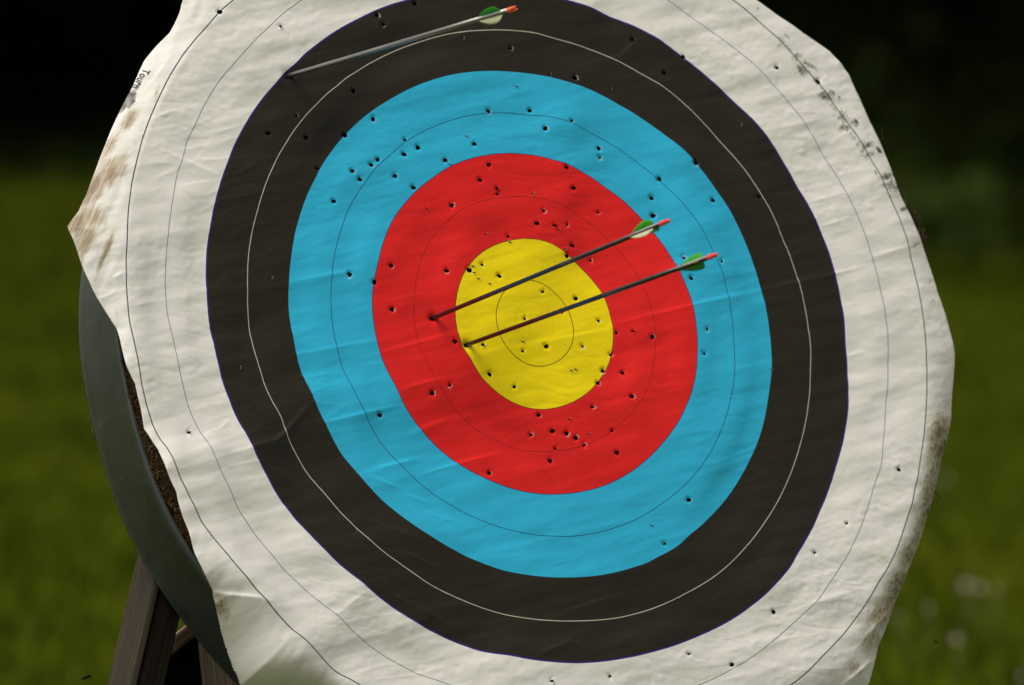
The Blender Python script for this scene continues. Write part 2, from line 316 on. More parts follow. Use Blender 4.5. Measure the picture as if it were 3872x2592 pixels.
# ------------------------------------------------------------------ the paper face: shape
RELIEF = np.array([list(map(float, s.split(','))) for s in """-394,466,-33 -415,447,-12 -439,424,-11 -457,404,7 -475,383,25 -495,357,30 -515,327,29 -534,294,28 -550,264,30 -565,230,17 -576,202,11 381,476,15 399,461,13 416,447,9 431,432,4 458,403,9 478,378,4 385,473,9 399,462,16 415,447,14 432,431,12 446,416,19 460,401,26 484,372,19 503,345,22 524,312,11 535,293,28 545,273,46 561,238,47 573,210,71 -578,195,6 -587,165,-4 -593,143,-16 -598,121,-28 -602,98,-30 -605,75,-31 -609,36,-34 -610,0,-35 -609,-32,-59 -607,-57,-64 575,203,50 582,183,58 588,164,65 593,144,63 597,124,61 604,86,31 607,64,21 609,42,12 610,20,9 610,-2,6 609,-26,-3 608,-50,-12 -606,-68,-56 -603,-92,-29 -596,-129,-5 -590,-153,-6 -580,-188,-106 -573,-211,-90 -562,-238,-72 -549,-266,-56 -538,-288,-40 -528,-306,-64 -517,-324,-88 606,-69,-18 603,-94,-23 598,-119,-29 593,-143,-34 588,-163,-35 582,-182,-36 576,-202,-37 566,-229,-22 554,-255,-7 544,-276,-5 533,-297,-3 522,-316,4 510,-335,12 -562,-238,-82 -550,-263,-62 -538,-288,-42 -527,-307,-60 -516,-325,-79 -503,-345,-91 -490,-364,-102 -477,-381,-95 -463,-397,-89 -448,-414,-67 -432,-431,-44 -413,-449,-60 -394,-465,-27 -374,-482,28 -468,-391,-100 -442,-421,-70 -414,-448,-62 -391,-468,-15 -369,-486,46 -347,-502,14 559,-245,-27 552,-260,-11 541,-281,-7 530,-302,-3 518,-323,6 504,-344,15 492,-361,2 479,-377,-12 465,-395,-8 449,-413,-5 432,-431,-4 414,-448,-3 394,-465,-7 374,-482,-11 356,-495,0 337,-508,11 -289,467,-17 -318,448,-14 -348,425,-26 -364,411,-24 -380,396,-21 -395,382,-19 -411,364,0 -426,346,20 -441,327,24 -455,308,28 -472,281,23 -485,257,40 -495,238,16 -505,216,28 277,474,18 297,462,5 323,444,-21 341,431,-10 358,417,1 374,401,14 391,386,27 409,367,40 431,341,34 444,323,37 456,305,41 471,282,32 456,306,41 469,285,20 484,260,-5 496,236,-5 508,207,25 -513,195,16 -520,176,8 -526,156,0 -532,136,-2 -537,115,-4 -542,85,3 -546,53,21 -549,20,21 -549,-7,-3 -548,-28,-32 -546,-60,-29 510,203,21 523,168,38 533,131,34 538,108,30 542,86,27 546,62,21 548,38,15 549,17,14 549,-4,14 547,-41,-5 545,-63,-18 -545,-68,-25 -541,-96,-5 -535,-122,9 -529,-149,-17 -519,-179,-90 -510,-204,-77 -499,-230,-59 -484,-259,-4 -466,-290,7 -446,-320,8 545,-69,-22 540,-97,-35 535,-125,-47 530,-144,-42 524,-164,-37 518,-183,-31 510,-204,3 494,-239,-17 482,-262,-8 469,-285,1 451,-313,4 437,-333,11 -495,-238,-55 -484,-259,-6 -474,-277,1 -463,-295,8 -449,-316,11 -434,-336,11 -418,-356,11 -404,-372,-1 -389,-388,-13 -364,-411,-41 -450,-314,6 -429,-343,26 -408,-367,-6 -384,-393,-30 -359,-416,-54 -341,-431,6 -319,-447,44 -302,-459,56 -284,-470,68 -263,-482,67 -242,-493,66 -218,-504,32 379,-397,29 361,-414,10 342,-429,-9 321,-445,-16 299,-460,-23 278,-474,-19 256,-486,-16 235,-496,-12 214,-506,-8 492,-244,-20 481,-265,-7 469,-286,7 454,-308,13 439,-330,20 423,-350,15 406,-370,10 390,-387,12 373,-403,15 351,-422,1 328,-440,-12 306,-456,-4 283,-470,4 257,-485,6 -231,430,-11 -253,417,-10 -274,404,-9 -298,387,-7 -320,368,-5 -336,354,-4 -350,340,-4 -369,319,6 -386,298,16 -400,279,20 -413,260,23 -431,230,18 -448,194,22 -131,470,-20 -161,461,-14 -184,452,-18 -206,442,-22 -227,432,-23 -247,421,-24 -266,409,-23 -285,396,-23 -316,372,-42 -344,346,-17 121,473,-1 154,463,3 185,452,-30 205,443,-12 226,433,5 258,414,11 275,403,-5 292,391,-21 310,376,-24 329,361,-26 346,344,-24 363,326,-21 386,299,12 402,277,15 416,255,-2 433,225,-26 -447,195,26 -457,172,25 -465,149,24 -471,129,29 -476,109,33 -482,79,38 -486,44,29 -488,21,29 -488,-2,29 -487,-23,7 -485,-56,5 443,205,-39 455,175,-18 467,141,-10 473,120,-8 478,99,-6 482,78,-14 485,57,-22 487,34,-28 488,12,-34 487,-27,-61 485,-50,-49 483,-72,-38 -483,-67,6 -480,-90,10 -474,-114,-2 -468,-138,-14 -459,-165,-64 -453,-182,-49 -439,-213,-33 -429,-233,-18 -418,-252,-3 -407,-270,-7 -395,-286,-11 -382,-303,-18 -369,-319,-26 483,-69,-47 479,-95,-30 473,-120,-12 467,-140,-12 461,-160,-12 452,-184,-21 441,-208,-31 428,-234,-23 414,-258,-15 400,-280,-16 384,-301,-17 370,-319,-10 355,-335,-2 -427,-236,1 -409,-267,-16 -386,-298,-35 -371,-317,-33 -356,-334,-30 -338,-352,-44 -319,-369,-57 -296,-388,-26 -264,-410,-2 -245,-422,8 -225,-433,18 -204,-443,21 -181,-453,24 -146,-466,17 -126,-471,-7 -107,-476,-31 -79,-482,-27 -79,-482,-27 -55,-485,-25 -32,-487,-23 -8,-488,-21 13,-488,-24 33,-487,-27 54,-485,-31 74,-482,-31 94,-479,-32 113,-475,-33 137,-468,-25 160,-461,-18 183,-452,-11 204,-443,3 224,-434,16 243,-423,29 261,-412,36 279,-401,43 295,-388,50 318,-370,50 340,-350,49 356,-334,39 372,-316,28 386,-298,18 -242,352,-14 -273,328,-6 -302,302,6 -317,286,8 -330,270,11 -351,243,12 -372,211,19 93,417,-15 59,423,6 35,426,0 11,427,-5 -28,426,-15 -67,422,-18 -92,417,-27 -117,411,-35 -143,402,-36 -168,393,-37 -189,383,-36 -209,372,-34 -230,360,-35 -251,345,-36 -272,329,-28 -293,311,-21 -309,295,-16 -325,277,-10 -338,261,-4 -351,244,3 -369,215,8 53,424,1 91,417,-20 113,412,-18 134,405,-15 160,396,-13 184,385,-10 202,376,-11 220,366,-13 250,346,14 273,329,10 291,312,-9 309,295,-27 322,280,-35 335,265,-44 349,247,-29 361,228,-15 373,207,-9 -379,196,14 -396,160,11 -409,124,25 -418,88,33 -424,53,30 -427,18,43 -427,-14,47 -425,-40,35 -423,-61,26 375,204,-18 385,184,-12 394,165,-7 401,146,-17 408,127,-28 417,90,-23 421,69,-19 424,49,-15 426,29,-16 427,9,-17 427,-12,-14 426,-32,-10 423,-58,-16 -422,-67,22 -417,-90,22 -411,-116,-12 -404,-138,-45 -397,-157,3 -382,-190,28 -369,-216,39 -353,-241,0 -341,-257,-3 -381,-194,23 -365,-222,16 -349,-246,-2 -327,-274,-5 -312,-292,-9 -295,-309,-12 -273,-328,-12 421,-69,-25 417,-93,-17 410,-118,-20 403,-142,-22 393,-168,-23 381,-193,-23 367,-219,-21 351,-243,-18 334,-266,-18 317,-287,-18 297,-307,-14 277,-325,-10 261,-338,-2 -252,-345,-22 -234,-357,-7 -216,-368,9 -181,-387,14 -146,-401,20 -124,-409,17 -101,-415,13 -78,-420,9 -55,-423,4 -70,-421,-2 -45,-425,-5 -20,-427,-8 5,-427,-10 34,-426,-3 62,-422,5 82,-419,4 102,-415,4 122,-409,3 148,-401,-1 173,-390,-5 197,-379,2 221,-366,9 243,-351,9 264,-336,9 286,-317,2 306,-298,-6 322,-280,-8 337,-262,-10 84,356,5 63,361,-1 41,364,-7 12,366,-3 -17,366,2 -46,363,7 -75,358,13 -100,352,12 -125,344,11 -151,334,9 -176,321,7 -196,309,13 -216,295,19 -238,278,22 -258,259,26 -285,230,29 -304,204,19 44,363,1 68,360,2 92,354,2 112,348,6 132,341,10 154,332,0 175,322,-10 193,311,-8 210,300,-6 237,279,10 253,264,26 268,249,43 285,230,36 302,207,23 -309,196,24 -321,176,22 -331,157,21 -340,136,22 -347,115,24 -353,95,24 -358,75,25 -364,41,36 -366,9,39 -365,-21,29 -361,-57,45 306,201,14 324,170,18 340,136,1 347,117,-8 353,97,-18 359,73,-25 363,49,-32 366,10,-24 366,-11,-22 365,-32,-19 361,-58,-13 -360,-67,37 -352,-101,-4 -345,-121,-2 -338,-140,-1 -329,-161,18 -318,-181,38 -298,-212,14 -286,-228,14 -273,-244,14 -258,-260,5 -241,-275,-4 -225,-289,-10 -208,-301,-16 -191,-312,-14 -173,-322,-12 -137,-339,2 359,-69,-15 354,-91,-23 348,-113,-30 339,-137,-26 329,-160,-22 317,-183,-28 304,-204,-34 287,-227,-34 269,-248,-34 251,-267,-37 231,-284,-39 210,-300,-40 187,-314,-41 166,-326,-35 144,-336,-29 -101,-352,10 -79,-357,2 -56,-362,-6 -61,-361,-6 -33,-364,-11 -5,-366,-15 19,-366,-13 43,-363,-11 63,-361,-10 83,-357,-9 102,-351,-8 128,-343,0 152,-333,8 173,-322,14 75,296,30 54,300,11 32,303,-8 11,305,-4 -10,305,-1 -33,303,2 -55,300,5 -80,294,2 -105,286,-1 -125,278,2 -145,268,5 -167,255,1 -188,240,-4 -212,219,12 -232,198,10 36,303,-13 73,296,24 95,290,36 129,277,-4 147,267,-8 165,257,-12 183,244,-12 200,230,-12 225,206,6 -232,198,-1 -255,168,16 -273,136,7 -288,100,9 -298,64,9 -303,36,12 -305,-3,20 -304,-28,20 -300,-56,24 229,201,10 250,175,51 270,142,72 279,124,66 286,105,60 296,72,66 303,35,36 305,-1,18 303,-39,13 299,-61,23 -298,-67,26 -292,-90,-18 -281,-118,-24 -264,-153,37 -250,-175,46 -232,-198,29 -212,-219,40 -186,-242,41 -154,-263,29 -119,-281,24 -97,-289,22 -74,-296,19 -38,-303,16 297,-68,29 292,-88,29 285,-107,28 275,-131,26 263,-154,24 250,-174,24 236,-193,24 220,-211,18 203,-228,12 182,-245,3 161,-259,-5 137,-273,-3 112,-284,-1 87,-292,1 62,-299,4 38,-303,9 13,-305,15 -25,-304,13 66,235,16 33,242,24 -5,244,17 -30,242,17 -54,238,17 -74,233,16 -94,225,14 -116,215,3 -136,202,-7 27,243,11 55,238,12 82,230,24 101,222,0 125,210,-12 145,196,-35 -142,198,0 -168,177,-3 -194,147,3 -213,119,-10 -222,101,-17 -230,82,-23 -237,56,-7 -243,25,9 -244,1,6 -243,-26,10 -239,-51,10 135,204,-33 163,182,-27 186,157,-29 208,127,-13 222,101,6 234,69,37 242,33,59 244,3,57 242,-31,57 237,-59,48 -234,-68,-9 -225,-94,-26 -212,-120,17 -193,-149,32 -168,-177,44 -143,-198,47 -109,-218,34 -74,-232,33 -38,-241,29 235,-67,57 222,-101,49 204,-134,26 192,-151,15 178,-167,4 162,-182,0 145,-196,-3 125,-209,0 104,-221,3 84,-229,7 63,-236,10 43,-240,12 22,-243,14 -16,-243,23 57,174,18 29,181,2 -5,183,-6 -44,178,2 -64,171,10 -83,163,18 -102,152,18 -119,139,19 -143,114,18 -161,86,4 -176,51,-14 -182,18,-3 -183,-10,2 -179,-37,-1 -174,-58,-32 18,182,0 40,178,6 63,172,9 97,155,-38 114,143,-45 129,130,-52 154,99,-42 170,68,-7 179,39,14 183,10,19 182,-21,16 174,-58,17 -169,-69,-31 -156,-95,-12 -134,-124,38 -107,-148,63 -77,-166,59 -47,-177,57 -20,-182,37 170,-68,19 158,-92,25 137,-121,18 108,-148,-4 74,-167,-4 42,-178,2 2,-183,15 48,112,0 24,120,5 2,122,-3 -28,119,-17 -55,109,-14 -85,88,-13 -104,64,-16 -116,37,-25 -121,12,-22 -121,-14,-21 -117,-34,-29 -106,-61,-55 9,122,-3 28,119,13 46,113,0 63,104,-25 85,87,-71 102,67,-64 115,40,-30 121,12,-34 121,-12,-19 117,-34,-21 106,-61,-6 -100,-69,-24 -83,-90,-3 -61,-106,21 -38,-116,34 -15,-121,34 101,-69,-15 83,-89,-17 59,-107,-11 31,-118,5 2,-122,26 41,45,-40 23,56,-16 1,61,5 -34,51,-5 -52,32,-22 -60,10,-31 -59,-14,-31 -51,-33,-24 -37,-48,-9 -20,-57,11 3,-61,12 0,61,5 23,57,-8 43,44,-44 56,24,-42 61,3,-30 58,-19,-7 49,-37,5 31,-53,8 5,-61,14""".split()])
RELIEF[:, :2] /= 1000; RELIEF[:, 2] /= 10000
HOLES = [tuple(map(int, s.split(','))) for s in """832,45,3 1061,101,5 1016,503,3 1123,437,2 1158,521,3 1200,637,2 1568,14,3 1427,58,3 1451,93,3 1754,144,1 1933,184,2 1337,344,3 1306,512,3 1412,451,3 1531,529,2 1581,558,3 1529,584,3 1429,604,3 1405,624,3 1334,647,3 1362,678,3 1495,666,3 1564,709,3 1685,606,3 1701,623,1 1848,421,3 2004,419,3 2064,486,3 1954,329,1 1767,518,1 1795,545,3 1850,623,3 1815,681,3 2081,283,1 2392,150,3 2584,215,3 2513,277,3 2175,294,3 2311,339,1 2802,474,1 2938,256,3 3094,310,4 2163,457,2 2265,562,3 2269,597,2 2144,634,3 2169,711,3 2494,678,3 2631,617,3 1025,1054,1 907,1392,1 1263,761,3 1613,794,1 1710,776,3 1879,714,5 1882,735,2 2015,735,1 2057,798,2 2032,845,3 1842,890,1 1921,894,2 1928,919,1 1480,1005,3 1323,1038,3 1417,1067,3 1690,1025,3 1776,1022,4 1790,1009,1 1793,1030,1 1825,1002,2 1888,1044,3 1810,1054,1 1851,1075,1 2054,1104,2 1484,1170,3 1722,1292,3 1827,1305,5 1976,1294,1 1978,1329,2 2067,1309,3 1852,1416,3 1986,1207,2 2465,749,3 2470,816,3 2697,758,3 2263,805,2 2147,851,2 2097,853,5 2113,868,1 2165,929,3 2137,941,1 2144,969,3 2235,985,2 2178,1129,3 2125,1182,2 2264,1214,2 2204,1311,2 2587,975,2 2731,987,2 2615,1053,3 2332,1260,2 2393,1253,5 2468,1274,3 2676,1245,2 2664,1337,2 2311,1343,2 2355,1411,3 2280,1403,3 2175,1396,1 2160,1404,1 2871,745,2 2923,1403,1 714,1636,5 1437,1571,3 1636,1487,3 1702,1458,2 1947,1463,2 2038,1570,3 2008,1644,2 2090,1631,3 2081,1743,3 1851,1789,3 1343,2008,1 2261,1449,3 2391,1499,3 2242,1540,2 2156,1585,1 2143,1640,3 2178,1657,3 2227,1644,1 2101,1697,2 2211,1683,2 2315,1629,2 2334,1713,3 2606,1891,3 2466,1988,1 2514,2057,2 3081,2090,2 3400,1776,3 3204,1979,2 2087,2576,5 2926,2314,3 2606,2473,2 2769,2514,3 2307,2558,2""".split()]
# rim of the sheet: photo pixel and how far (mm) it is bent back behind the face there
LEFT_RIM = [(693, 0, -12), (681, 47, -13), (662, 90, -14), (644, 123, -15), (592, 175, -17), (549, 227, -19), (502, 330, -20),
            (445, 439, -20), (398, 547, -19), (360, 647, -18), (327, 736, -17), (300, 795, -16), (256, 856, -15), (287, 936, -15),
            (309, 1002, -14), (351, 1096, -13), (398, 1172, -11), (441, 1243, -9), (457, 1295, -6), (478, 1384, -4),
            (511, 1452, -3), (530, 1542, -3), (544, 1622, -3), (601, 1702, -3), (629, 1778, -3), (667, 1862, -3), (681, 1924, -3),
            (712, 2004, -4), (743, 2103, -6), (776, 2173, -11), (804, 2230, -22), (823, 2324, -42), (861, 2456, -66), (913, 2592, -84)]
RIGHT_RIM = [(2857, 0, -4), (2937, 57, -4), (3036, 127, -5), (3135, 193, -5), (3173, 231, -5), (3211, 283, -6), (3239, 349, -6), (3286, 453, -7), (3334, 552, -7), (3376, 661, -8), (3404, 736, -8), (3433, 794, -8), (3480, 903, -9), (3513, 997, -9), (3546, 1111, -9), (3584, 1219, -9), (3603, 1290, -9), (3611, 1351, -11), (3605, 1440, -14), (3600, 1494, -16), (3595, 1589, -19), (3581, 1664, -21), (3560, 1740, -21), (3536, 1853, -21), (3508, 1957, -22), (3480, 2047, -23), (3433, 2159, -23), (3385, 2281, -23), (3343, 2395, -24), (3319, 2447, -25), (3305, 2513, -25), (3282, 2592, -25)]
STEP = .0018
G = np.arange(-.705, .7051, STEP); NG = len(G)
U, V = np.meshgrid(G, G)                       # row = v, column = u
def field(seed, along, across, angle):
    """smooth random height field, unit variance, stretched along one direction"""
    r = np.random.default_rng(seed)
    f = np.fft.fft2(r.normal(size=(NG, NG)))
    k = np.fft.fftfreq(NG, STEP) * math.tau
    KX, KY = np.meshgrid(k, k)
    a = KX * math.cos(angle) + KY * math.sin(angle); c_ = -KX * math.sin(angle) + KY * math.cos(angle)
    o = np.real(np.fft.ifft2(f * np.exp(-.5 * ((a * along) ** 2 + (c_ * across) ** 2))))
    return o / o.std()
def smooth(a, s):
    k = np.fft.fftfreq(NG, STEP) * math.tau
    g = np.exp(-.5 * (k * s) ** 2)
    return np.real(np.fft.ifft2(np.fft.fft2(a) * g[None, :] * g[:, None]))
u0, v0 = local_at(2000, 1200); u1, v1 = local_at(2985, 1027)
FOLD = math.atan2(v1 - v0, u1 - u0)            # the sheet's horizontal folds climb slightly to the right
# large relief, recovered where the printed rings bend
cg = np.arange(-.71, .7101, .01)
CU, CV = np.meshgrid(cg, cg)
def bilinear(grid, g0, st, u, v):
    x = np.clip((u - g0) / st, 0, grid.shape[1] - 1.001); y = np.clip((v - g0) / st, 0, grid.shape[0] - 1.001)
    i = x.astype(int); j = y.astype(int); fx = x - i; fy = y - j
    return (grid[j, i] * (1 - fx) + grid[j, i + 1] * fx) * (1 - fy) + (grid[j + 1, i] * (1 - fx) + grid[j + 1, i + 1] * fx) * fy
rim = []
_t = np.arctan2(RELIEF[:, 1], RELIEF[:, 0])
_g = .513 * np.cos(_t) + .311 * np.sin(_t)          # how far one metre of relief moves a ring outwards as seen
share = np.interp(np.degrees(_t), [-180, -110, -85, 12, 30, 60, 90, 180], [.85, .85, .45, .45, .7, .7, .5, .85])
d2 = (CU.ravel()[:, None] - RELIEF[None, :, 0]) ** 2 + (CV.ravel()[:, None] - RELIEF[None, :, 1]) ** 2
w2 = np.exp(-d2 / (2 * .06 ** 2)) * .02
def spread(values, s):
    w_ = np.exp(-d2 / (2 * s ** 2)) + w2
    return ((w_ @ values) / (w_.sum(1) + .02)).reshape(CU.shape)
def at_samples(gr):
    return bilinear(gr, -.71, .01, RELIEF[:, 0], RELIEF[:, 1])
coarse = spread(RELIEF[:, 2] * _g / (_g ** 2 + .03) * share, .0145)
want = RELIEF[:, 2] - at_samples(coarse) * _g        # the rest: the printed rings lie a little off round
shift = np.zeros(CU.shape)
for _ in range(3):
    shift = shift + spread(want - at_samples(shift), .012)
del d2, w2
def coarse_at(th):
    return float(bilinear(coarse, -.71, .01, np.array([.607 * math.cos(th)]), np.array([.607 * math.sin(th)]))[0])
for px, py, d in LEFT_RIM + RIGHT_RIM:
    u, v = local_at(px, py, d / 1000)
    dt = d / 1000 + coarse_at(math.atan2(v, u))
    u, v = local_at(px, py, dt)
    rim.append((math.atan2(v, u), math.hypot(u, v), dt))
for deg, r, d in ((58, .668, -.010), (72, .662, -.012), (90, .658, -.014), (108, .662, -.016), (122, .668, -.018),
                  (-122, .640, -.092), (-112, .638, -.090), (-100, .640, -.080), (-86, .648, -.060), (-74, .660, -.045), (-60, .672, -.035)):
    rim.append((math.radians(deg), r, d))
rim.sort()
rim_t = np.array([r[0] for r in rim]); rim_r = np.array([r[1] for r in rim]); rim_d = np.array([r[2] for r in rim])
rim_t = np.concatenate([[rim_t[-1] - math.tau], rim_t, [rim_t[0] + math.tau]])
rim_r = np.concatenate([[rim_r[-1]], rim_r, [rim_r[0]]]); rim_d = np.concatenate([[rim_d[-1]], rim_d, [rim_d[0]]])

Rr = np.hypot(U, V); Th = np.arctan2(V, U)
Re = np.interp(Th, rim_t, rim_r); De = np.interp(Th, rim_t, rim_d)
Dz = smooth(bilinear(coarse, -.71, .01, U, V), .0045)
Shift = smooth(bilinear(shift, -.71, .01, U, V), .004)
start = np.minimum(.606, Re - .016)
T = np.clip((Rr - start) / np.maximum(Re - start, .016), 0, 1.05)
late = np.clip((Th + math.radians(140)) / .10, 0, 1) * (np.abs(Th) < 2.9) * (Th < 1.2)     # the right and lower margins stay flat longer
bend = T * (.55 + .45 * T) * (1 - late) + T ** np.interp(Th, np.radians([-139, -132, -104, -90]), [1.9, 3.2, 3.2, 1.9]) * late
Dz = Dz * (1 - bend) + De * bend
# wrinkles
flap = np.clip((Rr - .60) / .03, 0, 1)
outer = np.clip((Rr - .40) / .12, 0, 1)
Dz += .00055 * field(11, .060, .014, FOLD) * (.7 + .5 * outer)
Dz += .00026 * field(12, .026, .0062, FOLD + .05) * (.75 + .5 * outer)
Dz += .00016 * field(13, .012, .0060, FOLD - .25) * outer
rid = field(18, .034, .0065, FOLD + .03)
Dz += .00034 * np.exp(-np.abs(rid) / .28) * (.25 + .75 * np.clip(field(19, .07, .05, 0), 0, 1.5))
rid = field(20, .020, .0050, FOLD - .35)
Dz -= .00030 * np.exp(-np.abs(rid) / .25) * np.clip(field(21, .06, .05, 0) - .1, 0, 1.5)
dim = field(14, .0030, .0024, FOLD)
Dz += .000065 * np.sign(dim) * np.abs(dim) ** 1.5 * (.30 + .85 * outer) * (.5 + .5 * np.clip(field(15, .05, .05, 0) + .6, 0, 1.6))
Dz += .000075 * field(22, .014, .0027, FOLD + .08)
Dz += .00002 * field(16, .006, .0010, FOLD + .04)
Dz += .00035 * flap * (U < -.3) * field(17, .030, .004, math.radians(62))
def seg_px(o, pts):
    return [local_at(o[0] + x / 2.119, o[1] + y / 2.119) for x, y in pts]
CREASES = [((2000, 700), ((80, 1260), (670, 1150)), .5, .004), ((2000, 700), ((680, 1112), (1315, 965), (1865, 840)), .9, .005),
           ((2772, 700), ((600, 140), (900, 60)), .7, .004), ((2772, 700), ((690, 335), (920, 270)), .9, .005),
           ((2772, 700), ((230, 840), (810, 710), (1090, 640)), .9, .005), ((2772, 700), ((1110, 580), (1420, 490)), .7, .004),
           ((2772, 700), ((920, 1360), (1060, 1330)), .6, .003), ((1000, 700), ((200, 775), (680, 690)), .8, .005),
           ((1000, 700), ((870, 950), (1300, 870)), .4, .005), ((1000, 700), ((935, 1340), (1530, 1190)), 1.0, .006),
           ((1000, 700), ((270, 1350), (900, 1240)), .8, .006), ((1000, 1400), ((440, 430), (1060, 285)), 1.0, .005),
           ((1000, 1400), ((880, 790), (1220, 700)), 1.0, .004), ((1000, 1400), ((1290, 820), (1550, 745), (1950, 640)), 1.0, .004),
           ((1000, 1400), ((860, 850), (1110, 950)), -.8, .004), ((1000, 1400), ((1150, 1000), (1320, 1050)), -.8, .004),
           ((1000, 1400), ((1300, 1140), (1620, 1230)), -.6, .006), ((200, 1400), ((1580, 620), (1800, 560), (2060, 270)), -1.6, .007),
           ((200, 1400), ((1690, 750), (1950, 900)), -1.2, .006), ((200, 1400), ((1210, 515), (1340, 470), (1400, 400)), .6, .003),
           ((200, 1852), ((1290, 790), (1420, 830), (1660, 885)), 2.6, .005), ((200, 1852), ((1370, 1240), (1570, 1270)), 2.0, .005),
           ((200, 1852), ((1500, 1530), (1900, 1525)), 2.0, .005), ((200, 1852), ((1340, 890), (1430, 830)), 1.2, .003),
           ((200, 0), ((900, 1200), (1330, 1400)), .8, .005), ((200, 0), ((830, 930), (1000, 870)), .8, .004),
           ((200, 0), ((720, 770), (970, 430)), .7, .003), ((200, 700), ((480, 750), (545, 712)), 1.2, .003),
           ((200, 700), ((360, 910), (520, 850)), .8, .003), ((200, 700), ((490, 960), (520, 1130)), -1.0, .004),
           ((1000, 1852), ((760, 220), (1300, 420)), -1.0, .006), ((1000, 1852), ((1100, 500), (1450, 650)), -.9, .006),
           ((1000, 1852), ((880, 780), (1600, 1130)), -1.3, .009), ((1000, 1852), ((620, 960), (800, 830)), -1.3, .01),
           ((2000, 1852), ((300, 980), (700, 850)), -1.0, .006), ((2000, 1852), ((60, 1330), (320, 1215), (500, 1300)), -1.2, .005),
           ((2000, 0), ((720, 470), (860, 330)), -.8, .006), ((1000, 0), ((1430, 340), (1750, 200)), -.7, .005),
           ((2772, 1852), ((560, 940), (1000, 800)), -1.6, .014), ((2772, 1852), ((930, 1530), (1130, 1360)), 2.5, .006),
           ((2772, 1852), ((1050, 1200), (1330, 900)), 1.5, .006), ((1000, 1400), ((1080, 160), (1420, 70)), 1.0, .006),
           ((1000, 1400), ((1230, 480), (1500, 380)), -1.0, .008)]
for o_, pts, amp, wid in CREASES:
    P = seg_px(o_, pts)
    L = [math.hypot(b_[0] - a_[0], b_[1] - a_[1]) for a_, b_ in zip(P[:-1], P[1:])]
    tot = sum(L); acc = 0
    best = np.full(U.shape, 9.0); along = np.zeros(U.shape); below = np.zeros(U.shape, bool)
    for a_, b_, l_ in zip(P[:-1], P[1:], L):
        tt = ((U - a_[0]) * (b_[0] - a_[0]) + (V - a_[1]) * (b_[1] - a_[1])) / l_ ** 2
        tc = np.clip(tt, 0, 1)
        ds = np.hypot(U - a_[0] - tc * (b_[0] - a_[0]), V - a_[1] - tc * (b_[1] - a_[1]))
        hit = ds < best
        below = np.where(hit, (U - a_[0]) * (b_[1] - a_[1]) - (V - a_[1]) * (b_[0] - a_[0]) > 0, below)
        best = np.where(hit, ds, best); along = np.where(hit, (acc + tc * l_) / tot, along); acc += l_
    Dz += abs(amp) * .0016 * np.exp(-best / (wid * np.where(below, 1.8, .45))) * (.35 + .65 * np.sin(np.pi * np.clip(along, 0, 1)))
def depth_at(u, v):
    i = np.clip(((np.asarray(u) - G[0]) / STEP).round().astype(int), 0, NG - 1)
    j = np.clip(((np.asarray(v) - G[0]) / STEP).round().astype(int), 0, NG - 1)
    return Dz[j, i]
def on_face(px, py):
    """point of the relief surface seen at a photo pixel"""
    d = 0.0
    for _ in range(6):
        u, v = local_at(px, py, d); d = float(depth_at(u, v))
    return u, v, d
ARROWS = [((1639.5, 1202.6), (2528.5, 835.4), .63), ((1767.0, 1304.0), (2708.0, 964.0), .64), ((1092.0, 287.0), (1953.0, 31.0), .60)]

# clip the grid to the rim, then cut the arrow holes
valid = Rr <= Re + 1.35 * STEP
snap = valid & (Rr > Re)
sc_ = np.where(snap, Re / np.maximum(Rr, 1e-6), 1.0)
U = U * sc_; V = V * sc_
cut = np.zeros((NG - 1, NG - 1), bool)
hr = np.random.default_rng(3)
RADIUS = {1: .0012, 2: .0023, 3: .0033, 4: .0040, 5: .0026}
spots = [(*on_face(px, py), c_) for px, py, c_ in HOLES] + [(*on_face(*a[0]), 4) for a in ARROWS]
Dh = np.zeros_like(Dz); Torn = np.zeros_like(Dz)
for hu, hv, hd, c_ in spots:
    i0 = int((hu - G[0]) / STEP); j0 = int((hv - G[0]) / STEP)
    if c_ == 1:
        cut[j0, i0] = True
        Torn[j0:j0 + 2, i0 + 1] = hr.uniform(.3, .9)
        Dh[j0:j0 + 2, i0 + 1] += .0016; Dh[j0, i0] -= .001
        Dh[j0 + 1, i0] -= .001
        continue
    sl = (slice(j0 - 5, j0 + 7), slice(i0 - 5, i0 + 7)); fl = (slice(j0 - 5, j0 + 6), slice(i0 - 5, i0 + 6))
    x = U[sl] - hu; y = V[sl] - hv
    r_ = np.hypot(x, y) + 1e-9; ph = np.arctan2(y, x)
    p1, p2 = hr.uniform(0, math.tau, 2)
    rag = .10 if c_ in (3, 4) else .28
    rho = RADIUS[c_] * hr.uniform(.80, 1.14) * (1 + rag * np.sin(2 * ph + p1) + rag * .7 * np.sin(3 * ph + p2))
    m_ = np.abs(r_ - rho) < STEP * .62
    k_ = np.where(m_, rho / r_, 1.0)
    U[sl] = hu + x * k_; V[sl] = hv + y * k_
    rn = r_ * k_
    cx = (U[sl][:-1, :-1] + U[sl][1:, 1:] + U[sl][1:, :-1] + U[sl][:-1, 1:]) / 4 - hu
    cy = (V[sl][:-1, :-1] + V[sl][1:, 1:] + V[sl][1:, :-1] + V[sl][:-1, 1:]) / 4 - hv
    inside = np.hypot(cx, cy) < RADIUS[c_] * .93
    cut[fl] |= inside
    wv = np.exp(-(np.maximum(rn - rho, 0) / .0018) ** 2)
    lip = np.cos(ph - hr.uniform(-1.4, .6))
    Torn[sl] = np.maximum(Torn[sl], hr.uniform(.3, .95) * (hr.random() < .5) * (lip > (.72 if c_ in (3, 4) else .35)) * (np.abs(rn - rho) < STEP * .8))
    Dh[sl] += wv * (np.where(lip > .3, .0012, -.0012) if c_ == 5 else (-.0011 + .0007 * lip))
